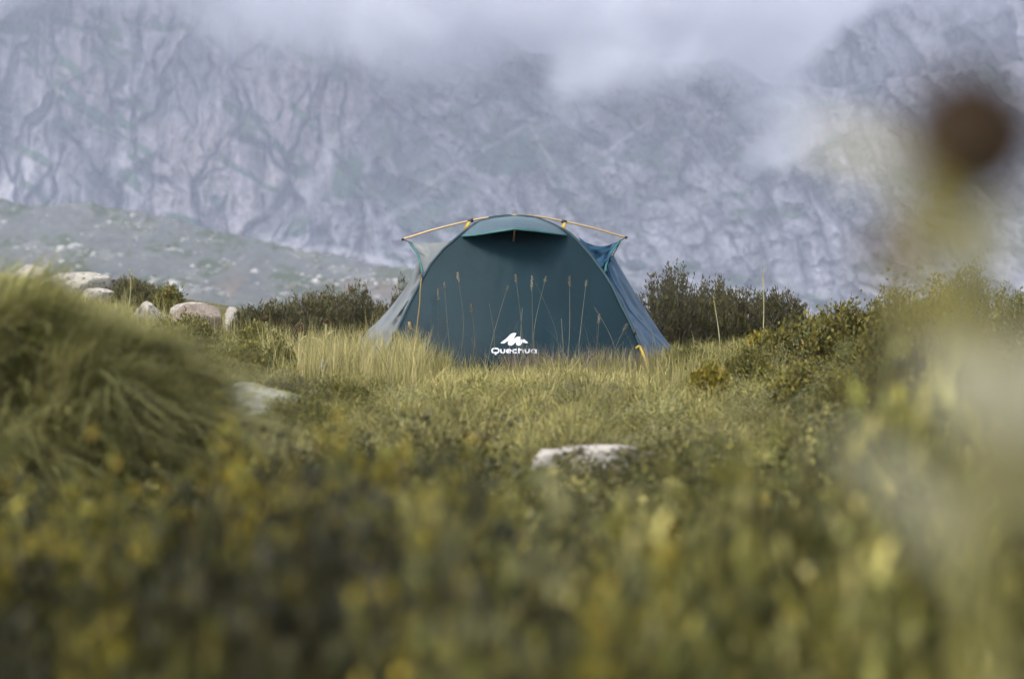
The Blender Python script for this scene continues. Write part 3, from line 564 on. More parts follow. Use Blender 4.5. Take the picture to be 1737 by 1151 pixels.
# guy cord with its tangle, on the left of the front panel, and its toggles
gp = [(715, 472, 15.9), (713, 490, 15.86), (712, 515, 15.84), (709, 540, 15.82), (707, 560, 15.8), (705, 577, 15.78), (709, 584, 15.77), (703, 592, 15.77), (701, 602, 15.76), (698, 612, 15.76)]
v, f = tube(spline(pp3(gp), 60), 0.0048, 6); gl = tpart('guy_cord', v, f, M_CORD)
v, f = tube(spline(pp3([(668, 572, 15.86), (680, 579, 15.83), (692, 584, 15.8), (704, 583, 15.78), (708, 577, 15.775), (704, 572, 15.775), (701, 582, 15.77), (706, 590, 15.77), (698, 600, 15.765)]), 60), 0.0055, 6); tpart('cord_tangle', v, f, M_CORD, parent=gl)
v, f = tube(pp3([(715.5, 466, 15.95), (715, 472, 15.93), (714.5, 479, 15.92)]), [0.008, 0.012, 0.007], 8); tpart('cord_lock', v, f, M_BLACK, parent=gl)
v, f = tube(pp3([(694, 546, 15.8), (695, 552, 15.79), (697, 558, 15.79), (704, 560, 15.79)]), [0.009, 0.010, 0.008, 0.005], 8); tpart('toggle', v, f, M_CORD, parent=gl)
v, f = tube(pp3([(665, 565, 15.85), (667, 573, 15.85), (664, 588, 15.85)]), [0.010, 0.016, 0.010], 8); tpart('corner_buckle', v, f, M_BLACK)
v, f = tube(pp3([(1077, 558, 15.86), (1077, 563, 15.85), (1076, 569, 15.85)]), [0.007, 0.011, 0.006], 8); tpart('corner_buckle', v, f, M_BLACK)
# printed emblem and lettering, a hair proud of the cloth
def surf(px, py, lift): 
    px = np.asarray(px, float); py = np.asarray(py, float); l, r = interp(LX, py), interp(RX, py); s = (px - l) / (r - l)
    w_ = 0.016 * fbm((px - 868) / 55 + (py - 366) / 300, (py - 366) / 200, 501, 3) + 0.012 * ridge((px - 868) / (60 + (py - 366) * 0.25), py / 400, 503, 2)
    return P(px, py, ypanel(px, py) + (w_ - 0.01) * np.sin(np.pi * s) ** 0.5 - lift)
def k2(c): c = np.array(c, float); return 820 + c[:, 0] * 110 / 1737, 550 + c[:, 1] * 65 / 1026
LOGO = [(455, 497), (520, 447), (600, 388), (665, 325), (720, 268), (775, 236), (830, 229), (882, 232), (862, 285), (832, 335), (812, 376), (806, 398), (832, 380), (868, 350), (905, 332), (950, 326), (1006, 330), (992, 372), (966, 420), (952, 452), (985, 440), (1025, 414), (1062, 400), (1092, 398), (1140, 440), (1202, 491), (1140, 501), (1090, 488), (1062, 484), (1035, 508), (1005, 544), (968, 568), (925, 568), (890, 548), (872, 518), (876, 478), (868, 468), (835, 500), (795, 540), (750, 565), (705, 566), (668, 545), (652, 512), (660, 478), (676, 438), (655, 440), (620, 466), (580, 495), (525, 510)]
px_, py_ = k2(LOGO); lp = surf(px_, py_, 0.005); cen = np.array(TO.location)
bm = bmesh.new(); bm.faces.new([bm.verts.new(q - cen) for q in lp[::-1]]); bmesh.ops.triangulate(bm, faces=bm.faces[:]); me = bpy.data.meshes.new('emblem'); bm.to_mesh(me); bm.free()
obj('emblem', me, M_PRINT, fp)
def stroke(pts, wd, closed, lift):
    pts = np.array(pts, float); t = (np.roll(pts, -1, 0) - np.roll(pts, 1, 0)) if closed else np.gradient(pts, axis=0); t /= np.linalg.norm(t, axis=1, keepdims=True); n_ = np.stack([-t[:, 1], t[:, 0]], -1) * wd / 2
    a, b = pts - n_, pts + n_; q = np.concatenate([a, b]); m_ = len(pts); i = np.arange(m_ if closed else m_ - 1); j = (i + 1) % m_
    x, y = k2(q); return surf(x, y, lift) - cen, np.stack([i, j, m_ + j, m_ + i], -1)
def oval(cx, cy, rx, ry, a0, a1, n, p=2.6):
    a = np.radians(np.linspace(a0, a1, n)); c, s = np.cos(a), np.sin(a); return np.stack([cx + rx * np.sign(c) * np.abs(c) ** (2 / p), cy + ry * np.sign(s) * np.abs(s) ** (2 / p)], -1)
W = 38
def ushape(x0, x1): return [(x0, 660), (x0, 690)] + [tuple(q) for q in oval((x0 + x1) / 2, 705, (x1 - x0) / 2, 52, 180, 0, 14)] + [(x1, 690), (x1, 660)]
GL = {'Q': [(oval(322, 702, 90, 60, 0, 350, 36), 1, 0.005), ([(330, 735), (330, 775), (330, 815)], 0, 0.007)],
      'u': [(ushape(465, 568), 0, 0.005)],
      'e': [(oval(682, 716, 56, 42, 40, 360, 26), 0, 0.005), ([(640, 717), (680, 717), (728, 717)], 0, 0.007)],
      'c': [(oval(850, 716, 58, 42, 48, 312, 24), 0, 0.005)],
      'h': [([(950, 632), (950, 700), (950, 776)], 0, 0.005), ([(952, 700)] + [tuple(q) for q in oval(1006, 716, 52, 40, 200, 360, 14)] + [(1058, 740), (1058, 776)], 0, 0.007)],
      'u_': [(ushape(1125, 1226), 0, 0.005)],
      'a': [(oval(1348, 716, 56, 42, 0, 350, 30), 1, 0.005), ([(1418, 668), (1418, 720), (1418, 776)], 0, 0.007)]}
lt = obj('lettering', None, None, fp) if False else None
for ch, sts in GL.items():
    mb = MB()
    for pts, closed, lift in sts:
        v, f = stroke(pts, W, closed, lift); mb.add(v, f)
    o = obj('printed_letter', mb.mesh('printed_letter'), M_PRINT, fp); o['label'] = 'white printed letter ' + ch[0]
# pegs
def peg(a, b, label):
    p0, p1 = P(*a), P(*b); o = thing('tent_peg', p1, label, 'tent peg', 'tent pegs')
    v, f = tube(np.stack([p0, p0 * .5 + p1 * .5, p1]) - p1, [0.0085, 0.0085, 0.005], 8); obj('shaft', mesh_np('shaft', v, f, None, True), M_YEL, o)
    v, f = tube(np.stack([p0 + (-0.028, 0, -0.012), p0 + (-.012, 0, .002), p0 + (0.006, 0, 0.0)]) - p1, [0.007, 0.009, 0.009], 8); obj('hook', mesh_np('hook', v, f, None, True), M_YEL, o)
peg((1086, 588, 15.1), (1108, 640, 15.05), 'yellow tent peg leaning out of the grass at the right front corner')

# ------------------------------------------------------------------ rocks
def rock(px, py, wpx, hpx, Y, mat, label, seed, depth=1.0, flat=0.35, tilt=0.0, sink=0.25):
    bm = bmesh.new(); bmesh.ops.create_icosphere(bm, subdivisions=4, radius=1); v = np.array([q.co[:] for q in bm.verts]); f = np.array([[l.index for l in q.verts] for q in bm.faces]); bm.free()
    r_ = np.random.default_rng(seed); r = np.ones(len(v))
    for k in range(16):                                  # cleaved planes
        n_ = r_.standard_normal(3); n_[2] = n_[2] * 0.8 + 0.15; n_ /= np.linalg.norm(n_); dd = r_.uniform(0.62, 0.95); h = v @ n_; r = np.where(h * r > dd, dd / np.maximum(h, 1e-3), r)
    v = v * r[:, None]
    nz = fbm(v[:, 0] * 2.2 + seed, v[:, 1] * 2.2 + v[:, 2] * 1.7, seed, 4); v *= (1 + 0.10 * nz + 0.025 * fbm(v[:, 0] * 9 + v[:, 2] * 5, v[:, 1] * 9 - v[:, 2] * 4, seed + 3, 3))[:, None]
    W2, H2 = wpx / 2 / F * Y, hpx / F * Y / (2 - 2 * sink) * 1.0
    v *= np.array((1 / np.abs(v[:, 0]).max(), 1 / np.abs(v[:, 1]).max(), 1 / np.abs(v[:, 2]).max())) * np.array((W2, W2 * depth, H2))
    c, s = math.cos(tilt), math.sin(tilt); x, z = v[:, 0] * c - v[:, 2] * s, v[:, 0] * s + v[:, 2] * c; v[:, 0], v[:, 2] = x, z
    loc = P(px, py + hpx / 2, Y) + np.array((0, 0, H2 * (1 - 2 * sink))); need = (float(H(loc[0], Y)) - 0.06 - loc[2]) / v[:, 2].min()      # how far down its buried half must reach
    v[:, 2] = np.where(v[:, 2] < 0, v[:, 2] * max(1.0, need), v[:, 2])
    o = obj('boulder', mesh_np('boulder', v, f, None, True), mat); o.location = loc
    tag(o, label, 'rock', 'granite boulders in the meadow'); return o
rock(50, 466, 66, 36, 22, M_GRAN, 'small pale granite boulder at the far left edge of the skyline', 11)
rock(132, 480, 140, 42, 21, M_GRANW, 'long pale sloping boulder on the left skyline above the grass mound', 12, 0.8, tilt=0.12)
rock(165, 498, 60, 20, 20.4, M_GRANW, 'flat white stone under the long pale skyline boulder', 20, 0.8)
rock(256, 530, 58, 40, 18.5, M_GRANW, 'whitish rock tucked against the pinkish boulder', 13)
rock(338, 537, 100, 50, 18, M_GRANP, 'pinkish brown granite boulder with a pale rounded top', 14, 0.8, tilt=0.10)
rock(322, 521, 70, 18, 18.25, M_GRANW, 'white slab lying along the back of the pinkish boulder', 18, 0.8, tilt=0.14)
rock(395, 531, 28, 26, 19, M_GRANW, 'little white stone right of the pinkish boulder', 15)
rock(424, 688, 205, 96, 9.8, M_GRANL, 'broad flat lichen covered boulder beside the blurred grass mound', 31, 1.2, tilt=0.26)
rock(1030, 766, 200, 25, 8.0, M_GRANW, 'low white slab half buried in the blurred middle ground', 17, 0.5)
rock(935, 774, 70, 28, 7.8, M_GRANW, 'white stone at the left end of the half buried slab', 19, 0.7)
rock(548, 622, 18, 24, 12.5, M_GRANL, 'small blue grey stone standing in the straw grass', 21)

# ------------------------------------------------------------------ shrubs one can tell apart
SH = [
 ('heath_shrub', 1135, 590, 150, 122, 19.0, 'tall dark heath bush directly right of the tent', 'heath', 1.5),
 ('heath_shrub', 1205, 592, 120, 112, 19.6, 'dark heath bush behind and right of the one beside the tent', 'heath', 1.4),
 ('heath_shrub', 1265, 594, 130, 90, 19.2, 'dark heath bush in the middle of the row right of the tent', 'heath', 1.4),
 ('heath_shrub', 1330, 592, 100, 78, 18.8, 'lowest dark heath bush ending the row right of the tent', 'heath', 1.3),
 ('heath_shrub', 455, 566, 130, 52, 18.6, 'low dark bush right of the little white stone', 'heath', 1.3),
 ('heath_shrub', 535, 566, 140, 76, 19.2, 'rounded dark bush on the skyline left of the tent', 'heath', 1.4),
 ('heath_shrub', 598, 560, 90, 70, 19.6, 'dark skyline bush nearest the left side of the tent', 'heath', 1.3),
 ('twiggy_shrub', 684, 560, 46, 98, 20.0, 'thin brown twigs rising behind the left wall of the tent', 'heath', 0.35),
 ('heath_shrub', 228, 512, 90, 34, 21.0, 'dark low bush on the skyline right of the long pale boulder', 'heath', 1.3),
 ('heath_shrub', 285, 516, 60, 26, 20.5, 'small brown bush on the skyline above the pinkish boulder', 'olive', 1.2),
 ('olive_shrub', 400, 640, 130, 62, 12.5, 'olive green bush between the pinkish boulder and the lichen rock', 'olive', 1.4),
 ('olive_shrub', 432, 600, 90, 42, 14.5, 'small olive bush below the low dark skyline bush', 'olive', 1.3),
 ('dark_cushion_shrub', 487, 690, 110, 42, 10.4, 'dark cushion plant behind the right end of the lichen rock', 'heath', 1.5),
 ('dark_cushion_shrub', 505, 735, 135, 58, 9.2, 'dark green cushion plant in front of the lichen rock', 'green', 1.6),
 ('leafy_shrub', 1640, 580, 105, 120, 12.5, 'tall leafy shrub breaking the skyline at the right', 'olive', 1.5),
 ('leafy_shrub', 1715, 580, 90, 85, 12.0, 'leafy shrub at the right edge below the tall one', 'olive', 1.4),
 ('leafy_shrub', 1440, 625, 150, 100, 13.0, 'broad leafy shrub right of the yellowing one', 'leafy', 1.4),
 ('yellowing_shrub', 1345, 620, 120, 68, 14.0, 'leafy shrub with yellowing tips at the foot of the dark bush row', 'leafy', 1.4),
 ('yellowing_shrub', 1292, 600, 46, 36, 14.4, 'small yellow green sprig plant before the dark bush row', 'yellow', 1.0),
 ('yellowing_shrub', 1205, 672, 70, 44, 11.4, 'small bright yellow green shrub in the grass right of the tent front', 'yellow', 1.2),
 ('yellowing_shrub', 1360, 690, 110, 60, 10.5, 'yellowish leafy shrub below the broad leafy shrub', 'leafy', 1.2),
 ('green_cushion_shrub', 1165, 636, 95, 34, 15.0, 'low green cushion plant at the right corner of the tent', 'green', 1.4),
 ('olive_shrub', 310, 612, 130, 58, 15.5, 'olive bush in the hollow just below the pinkish boulder', 'olive', 1.3),
 ('heath_shrub', 640, 566, 70, 48, 20.4, 'small brownish bush peeping out at the left foot of the tent', 'heath', 1.2),
 ('olive_shrub', 470, 622, 70, 40, 13.4, 'low olive bush at the foot of the tallest left thistle', 'olive', 1.2),
 ('green_cushion_shrub', 575, 705, 110, 30, 10.6, 'low green cushion plant right of the lichen rock', 'green', 1.3),
 ('leafy_shrub', 1520, 600, 130, 92, 12.8, 'leafy bush between the broad shrub and the tall skyline shrub', 'leafy', 1.3),
 ('leafy_shrub', 1585, 590, 110, 100, 12.9, 'leafy bush just left of the tall skyline shrub', 'olive', 1.3),
 ('yellowing_shrub', 1395, 585, 80, 42, 14.6, 'small yellowing bush on the edge behind the broad leafy shrub', 'leafy', 1.1),
 ('olive_shrub', 1270, 640, 90, 40, 12.6, 'low olive bush left below the yellowing tips', 'olive', 1.2),
 ('olive_shrub', 1450, 700, 150, 70, 9.6, 'rounded olive bush in front of the yellowish leafy shrub', 'olive', 1.3),
 ('olive_shrub', 1540, 640, 220, 145, 9.0, 'wide olive bush filling the slope below the skyline at right', 'olive', 1.6),
 ('olive_shrub', 1590, 720, 330, 210, 5.6, 'large blurred olive bush near the camera at right', 'olive', 1.9),
 ('olive_shrub', 1480, 760, 200, 120, 6.4, 'blurred grey olive bush left of the large right hand one', 'green', 1.5),
]
for q in SH: shrub(q[0], *q[1:6], q[6], q[7], q[8], group='shrubs around the tent meadow')

# ------------------------------------------------------------------ the big drooping grass mound on the left
def mound():
    x0, y0 = -1.50, 6.5; zb = float(H(x0, y0)); Rx, Ry, Hm = 0.82, 0.90, 0.685
    o = thing('grass_mound', (x0, y0, zb), 'big blurred mound of fine drooping olive grass at the left', 'grass mound')
    th = np.linspace(0, 2 * math.pi, 48, endpoint=False); rr = np.linspace(0, 1, 16)
    def hz(x, y): r2 = np.clip((x / Rx) ** 2 + (y / Ry) ** 2, 0, 1); return Hm * (1 - r2) ** 0.46 * (1 + 0.16 * fbm(x * 3 + 3, y * 3, 701, 3) + 0.10 * fbm(x * 9, y * 9, 703, 2)) - 0.06
    R_, T_ = np.meshgrid(rr, th, indexing='ij'); X, Y = R_ * np.cos(T_) * Rx, R_ * np.sin(T_) * Ry; Z = hz(X, Y) - 0.05
    v = np.stack([X, Y, Z], -1).reshape(-1, 3); i = np.arange(16 * 48).reshape(16, 48); j = np.roll(i, -1, 1); f = np.stack([i[:-1], i[1:], j[1:], j[:-1]], -1).reshape(-1, 4)
    obj('core', mesh_np('core', v, f, np.broadcast_to(np.array((0.09, 0.082, 0.03)), (len(v), 3)), True), M_STEM, o)
    nc = 420; a = rng.uniform(0, 2 * math.pi, nc); r = np.sqrt(rng.random(nc)) * 0.97; qx, qy = r * np.cos(a) * Rx, r * np.sin(a) * Ry
    per = rng.integers(45, 130, nc); ti = np.repeat(np.arange(nc), per); n = len(ti)      # tufts, each drooping its own way
    x = qx[ti] + rng.normal(0, 0.032, n); y = qy[ti] + rng.normal(0, 0.032, n); k = (x / Rx) ** 2 + (y / Ry) ** 2 < 1; x, y, ti = x[k], y[k], ti[k]; n = len(x)
    down = np.arctan2(qy / Ry, qx / Rx) + rng.normal(0, 0.7, nc); out = down[ti] + rng.normal(0, 0.45, n)
    base = np.stack([x, y, hz(x, y) - 0.04], -1); hgt = (rng.uniform(0.09, 0.27, nc) ** 1.0)[ti] * rng.uniform(0.6, 1.15, n); lean = rng.uniform(0.5, 1.5, nc)[ti] * (0.5 + r[ti]) * rng.uniform(0.6, 1.3, n)
    tone = np.clip(rng.random(nc)[ti][:, None] * 0.7 + 0.3 * rng.random((n, 1)), 0, 1)
    col = lerp(pick([(0.125, 0.128, 0.040), (0.105, 0.112, 0.038)], n), pick([(0.34, 0.31, 0.105), (0.29, 0.275, 0.085), (0.40, 0.345, 0.15)], n), tone)
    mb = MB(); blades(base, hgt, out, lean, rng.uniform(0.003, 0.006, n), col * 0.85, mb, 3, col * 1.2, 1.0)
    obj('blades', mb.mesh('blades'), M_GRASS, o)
mound()

# ------------------------------------------------------------------ grass carpet of the meadow
def in_view(x, y, pad=0.4): return np.abs(x) < 0.215 * y + pad
def off_tent(x, y): return ~((np.abs(x - 0.03) < 0.98 - 0.0 * y) & (y > 15.75) & (y < 17.6))
def bare(x, y):                                             # short turf at the foot of the stones
    u = CX + x / y * F; return ((u > 350) & (u < 480) & (y > 8.6) & (y < 10.1)) | ((u > 890) & (u < 1125) & (y > 6.3) & (y < 8.1))
def scatter(n, y0, y1, pw=1.0):
    y = y0 + (y1 - y0) * rng.random(n) ** pw; x = rng.uniform(-1, 1, n) * (0.215 * y + 0.5); return x, y
mb = MB()
cx_, cy_ = scatter(3700, 6.5, 24, 0.8)
per = rng.integers(14, 46, len(cx_)); ti = np.repeat(np.arange(len(cx_)), per); n = len(ti)
size = rng.uniform(0.05, 0.13, len(cx_)); ra = rng.uniform(0, 6.28, n); rr_ = np.sqrt(rng.random(n)) * size[ti]
x = cx_[ti] + np.cos(ra) * rr_; y = cy_[ti] + np.sin(ra) * rr_; k = off_tent(x, y) & ~bare(x, y); x, y, ti, ra = x[k], y[k], ti[k], ra[k]; n = len(x)
pat = fbm(cx_ * 0.9, cy_ * 0.9, 801, 3) + 0.35 * rng.standard_normal(len(cx_)) + 0.45 * np.exp(-((cx_ + 1.1) / 0.8) ** 2 - ((cy_ - 13.5) / 2.5) ** 2) + 0.75 * np.exp(-((cy_ - 14.2) / 1.9) ** 2 - ((cx_ - 0.1) / 1.7) ** 4)
hs_ = rng.uniform(0.07, 0.17, len(cx_)) * (1 - 0.35 * np.exp(-((cy_ - 15.0) / 1.0) ** 2 - ((cx_ - 0.1) / 1.2) ** 4)); hgt = hs_[ti] * rng.uniform(0.6, 1.15, n)
strawy = ss(-0.1, 0.75, pat)[ti][:, None] * (rng.random((n, 1)) * 0.5 + 0.5)
tw = rng.uniform(0.85, 1.5, len(cx_))[ti][:, None]
col = lerp(pick(GRASS, n), pick(STRAW, n), strawy) * tw
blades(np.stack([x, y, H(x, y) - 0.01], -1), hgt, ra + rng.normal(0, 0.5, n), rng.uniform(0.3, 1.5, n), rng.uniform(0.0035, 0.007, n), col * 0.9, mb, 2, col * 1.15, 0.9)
hx_, hy_ = scatter(420, 6.3, 14.6, 0.9); kk = (rng.random(420) < np.clip(0.55 + 0.8 * fbm(hx_, hy_, 807, 2), 0.1, 1)) & ~bare(hx_, hy_) & ~((np.abs(hx_) < 1.0) & (hy_ > 13.2)); hx_, hy_ = hx_[kk], hy_[kk]; nh = len(hx_)
hr_ = rng.uniform(0.09, 0.22, nh); hh_ = hr_ * rng.uniform(0.35, 0.65, nh); ti = np.repeat(np.arange(nh), 150); n = len(ti)
ra = rng.uniform(0, 6.28, n); q = np.sqrt(rng.random(n)); x = hx_[ti] + np.cos(ra) * q * hr_[ti]; y = hy_[ti] + np.sin(ra) * q * hr_[ti]
col = lerp(pick(GRASS, n), pick(STRAW, n), (rng.random(nh)[ti][:, None] * 0.6)) * rng.uniform(0.65, 1.25, nh)[ti][:, None]
blades(np.stack([x, y, H(hx_, hy_)[ti] + hh_[ti] * (1 - q * q) - 0.02], -1), rng.uniform(0.04, 0.11, n), ra + rng.normal(0, 0.6, n), (0.3 + 1.2 * q) * rng.uniform(0.6, 1.3, n), rng.uniform(0.0035, 0.007, n), col * 0.85, mb, 2, col * 1.15, 0.9)
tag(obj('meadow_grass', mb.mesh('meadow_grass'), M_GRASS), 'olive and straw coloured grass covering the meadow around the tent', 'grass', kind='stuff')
mb = MB()                                                   # the longer straw stand left of the tent and along its front
def stand(n, u0, u1, Y0, Y1, h0, h1, pal, wd=(0.0035, 0.007), lean=(0.05, 0.5)):
    Y = rng.uniform(Y0, Y1, n); u = rng.uniform(u0, u1, n); x = (u - CX) / F * Y; k = off_tent(x, Y); x, Y = x[k], Y[k]
    kk = rng.random(len(x)) < np.clip(0.6 + 1.0 * fbm(x * 4, Y * 3, 811, 2), 0.1, 1); x, Y = x[kk], Y[kk]; n = len(x)
    c = pick(pal, n); blades(np.stack([x, Y, H(x, Y) - 0.01], -1), rng.uniform(h0, h1, n), rng.uniform(0, 6.28, n), rng.uniform(*lean, n), rng.uniform(*wd, n), c * 0.85, mb, 3, c * 1.1, 0.6)
stand(4800, 440, 720, 12.2, 15.2, 0.13, 0.38, STRAW)
stand(700, 520, 690, 14.4, 16.2, 0.15, 0.40, STRAW)
stand(4500, 640, 1150, 13.6, 15.4, 0.04, 0.13, STRAW + GRASS)
stand(260, 700, 1100, 14.9, 15.5, 0.15, 0.45, [(0.16, 0.145, 0.10), (0.22, 0.19, 0.13)], (0.0015, 0.003), (0.1, 0.9))
stand(900, 640, 1120, 15.2, 15.6, 0.06, 0.17, STRAW + GRASS)
stand(1300, 630, 765, 14.5, 15.5, 0.12, 0.25, STRAW + GRASS)
stand(700, 1010, 1140, 14.7, 15.5, 0.10, 0.22, STRAW + GRASS)
stand(1500, 850, 1130, 14.9, 15.5, 0.10, 0.22, [(0.20, 0.155, 0.12), (0.26, 0.20, 0.15), (0.17, 0.14, 0.10)])
stand(2200, 1100, 1330, 12.5, 15.8, 0.10, 0.26, STRAW + GRASS)
stand(1600, 180, 460, 15, 19, 0.10, 0.30, STRAW + GRASS)
stand(900, 620, 700, 19, 21, 0.2, 0.42, STRAW)
tag(obj('straw_grass', mb.mesh('straw_grass'), M_GRASS), 'long straw coloured grass standing beside and in front of the tent', 'grass', kind='stuff')

# ---- low heath carpet: foreground mass and patches between the grasses
mb = MB()
protos = [shrub_arrays(0.24, 0.30, 44, 19, 0.026, 0.015, pal, tip, 0.3, 0.5, 0.05, 0.3, 0.4, [0.45, 0.7, 1.0, 1.5])[1] for pal, tip in ((HEATH, OLIVE), (OLIVE, GRASS), (DHEATH, HEATH), (OLIVE, [(0.15, 0.125, 0.02)] + OLIVE), (HEATH, GRASS), ([(0.15, 0.148, 0.070), (0.12, 0.120, 0.060)], [(0.20, 0.188, 0.08)]))]
protos = [(np.vstack(q.v), np.vstack(q.f), np.vstack(q.c)) for q in protos]
fine = [shrub_arrays(0.24, 0.30, 44, 22, 0.020, 0.009, pal, tip, 0.35, 0.4, 0.05, 0.3)[1] for pal, tip in ((OLIVE, GRASS), (HEATH, OLIVE), ([(0.15, 0.148, 0.070), (0.12, 0.120, 0.060)], [(0.20, 0.188, 0.08)]))]
protos += [(np.vstack(q.v), np.vstack(q.f), np.vstack(q.c)) for q in fine]
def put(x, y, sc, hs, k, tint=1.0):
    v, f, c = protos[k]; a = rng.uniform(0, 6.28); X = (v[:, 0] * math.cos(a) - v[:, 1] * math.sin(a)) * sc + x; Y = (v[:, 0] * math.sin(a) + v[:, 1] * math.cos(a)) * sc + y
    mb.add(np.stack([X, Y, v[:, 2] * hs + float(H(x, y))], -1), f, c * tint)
y = 1.75
while y < 7.6:
    st = 0.132 + 0.029 * y; nx = int((0.46 * y + 0.6) / st) + 1
    for i in range(nx):
        x = (i - (nx - 1) / 2) * st + rng.uniform(-.06, .06); yy = y + rng.uniform(-.07, .07); u = CX + x / yy * F
        if ((x + 1.50) / 0.92) ** 2 + ((yy - 6.5) / 0.95) ** 2 < 0.9: continue
        topv = np.interp(yy, [1.4, 2, 3, 4, 5, 6, 7, 8], [.27, .255, .20, .155, .12, .10, .075, .05]) + 0.05 * ss(1250, 1650, u) * (1 + 0.15 * yy) 
        if u < 470 and yy > 3.6: topv -= 0.06
        if 860 < u < 1130 and yy > 4.2: topv -= 0.06
        hs = max(0.09, topv - float(H(x, yy))) / 0.30 * rng.uniform(0.55, 1.12)
        put(x, yy, rng.uniform(0.6, 1.0) * (0.75 + 0.06 * yy), hs, rng.choice([0, 1, 3, 4, 5, 5, 1]) if u > 800 else rng.integers(0, 6) if u > 600 or yy > 4 else rng.choice([0, 2, 2, 3]), rng.choice([0.6, 0.85, 1.1, 1.4]) * rng.uniform(0.85, 1.1) * (0.37 + 0.48 * float(ss(350, 950, u))))  # leaf tint dims leftward, painting shade into the lower left corner
    y += st * 0.85
for i in range(230):
    yy = rng.uniform(7.4, 14.6); x = rng.uniform(-1, 1) * 0.21 * yy
    if bare(np.array(x), np.array(yy)) or bare(np.array(x), np.array(yy + .25)) or fbm(x * .8, yy * .8, 821, 2) < 0.22 - 0.35 * float(ss(13, 9, yy)) - 0.35 * (x > 1.0) or (abs(x) < 1.1 and yy > 11.6): continue
    put(x, yy, rng.uniform(0.45, 0.95), rng.uniform(0.25, 0.5) * (1 + 0.35 * (x > 1.1)), rng.integers(6, 9), rng.choice([0.8, 1.1, 1.4]))
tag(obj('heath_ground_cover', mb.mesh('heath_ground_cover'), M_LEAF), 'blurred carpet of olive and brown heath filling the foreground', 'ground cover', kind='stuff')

# ---- yellow-leaved sprigs standing out of the foreground carpet
def sprig(px, ptop, Y, wpx, label, pal=YELLOW):
    x = (px - CX) / F * Y; z0 = float(H(x, Y)); ztop = CZ - (ptop - HZ) / F * Y; Ht = max(0.12, ztop - z0)
    st, lf = shrub_arrays(wpx / 2 / F * Y, Ht, 18, 70, 0.017, 0.009, OLIVE, pal, 0.6, 0.4, 0.03, 0.15)
    o = thing('yellow_tipped_sprig', (x, Y, z0), label, 'plant', 'yellow tipped sprigs in the foreground')
    obj('stems', st.mesh('stems'), M_STEM, o); obj('foliage', lf.mesh('foliage'), M_LEAF, o)
for q in [(665, 690, 3.4, 110, 'tallest yellow green sprig, just left of centre in the foreground'), (805, 730, 3.6, 80, 'orange yellow sprig right of the tallest foreground sprig'), (402, 768, 3.6, 70, 'small yellow sprig at the lower right foot of the grass mound'),
          (450, 790, 3.0, 110, 'broad ochre sprig beside the small yellow one at the mound foot'), (575, 780, 2.8, 110, 'bright orange yellow sprig below the tallest foreground sprig'), (265, 775, 3.2, 100, 'ochre sprig in front of the grass mound'),
          (195, 800, 2.9, 80, 'yellow green sprig left of the ochre one before the mound'), (15, 810, 2.9, 80, 'yellow sprig at the left picture edge under the mound'), (345, 830, 2.6, 90, 'olive yellow sprig between the ochre sprigs, lower down'),
          (1025, 1040, 1.9, 110, 'yellow sprig low in the foreground right of centre'), (160, 1005, 2.0, 50, 'tiny yellow tip in the dark lower left foreground'), (1430, 960, 2.1, 110, 'brownish yellow sprig left of the thistle stem'),
          (100, 850, 2.7, 80, 'ochre sprig below the left edge sprig'), (510, 850, 2.4, 80, 'yellow green sprig below the bright orange yellow one'), (740, 800, 2.9, 70, 'small ochre sprig under the tallest foreground sprig'), (1240, 800, 3.4, 80, 'ochre sprig right of the half buried white slab'), (1130, 880, 2.6, 80, 'dull yellow sprig below the half buried white slab'), (680, 1020, 1.9, 90, 'olive yellow sprig at the bottom left of centre')]: sprig(*q)

# ------------------------------------------------------------------ tall single stalks and thistles
M_STALK = foliage_mat('dry_stalk', 0.2, 0.7, 0.2)
STALKS = [(743, 498, 745, 612, 1), (754, 484, 770, 618, 1), (777, 469, 774, 616, 1), (799, 522, 794, 616, 1), (830, 515, 832, 618, 0), (860, 490, 822, 618, 1), (875, 472, 886, 618, 1), (886, 522, 890, 620, 0), (902, 478, 901, 622, 1), (925, 474, 905, 600, 1), (909, 480, 952, 612, 0), (952, 540, 955, 622, 0), (966, 476, 962, 618, 1), (994, 481, 977, 620, 1), (1016, 540, 1000, 618, 1), (1008, 520, 1048, 615, 0), (1061, 554, 1045, 612, 1), (1082, 560, 1088, 620, 0), (727, 570, 716, 618, 1), (1104, 556, 1106, 618, 0)]
STALKS.sort()
ORD = ['leftmost', 'second', 'third', 'fourth', 'fifth', 'sixth', 'seventh', 'eighth', 'ninth', 'tenth', 'eleventh', 'twelfth', 'thirteenth', 'fourteenth', 'fifteenth', 'sixteenth', 'seventeenth', 'eighteenth', 'nineteenth', 'rightmost']
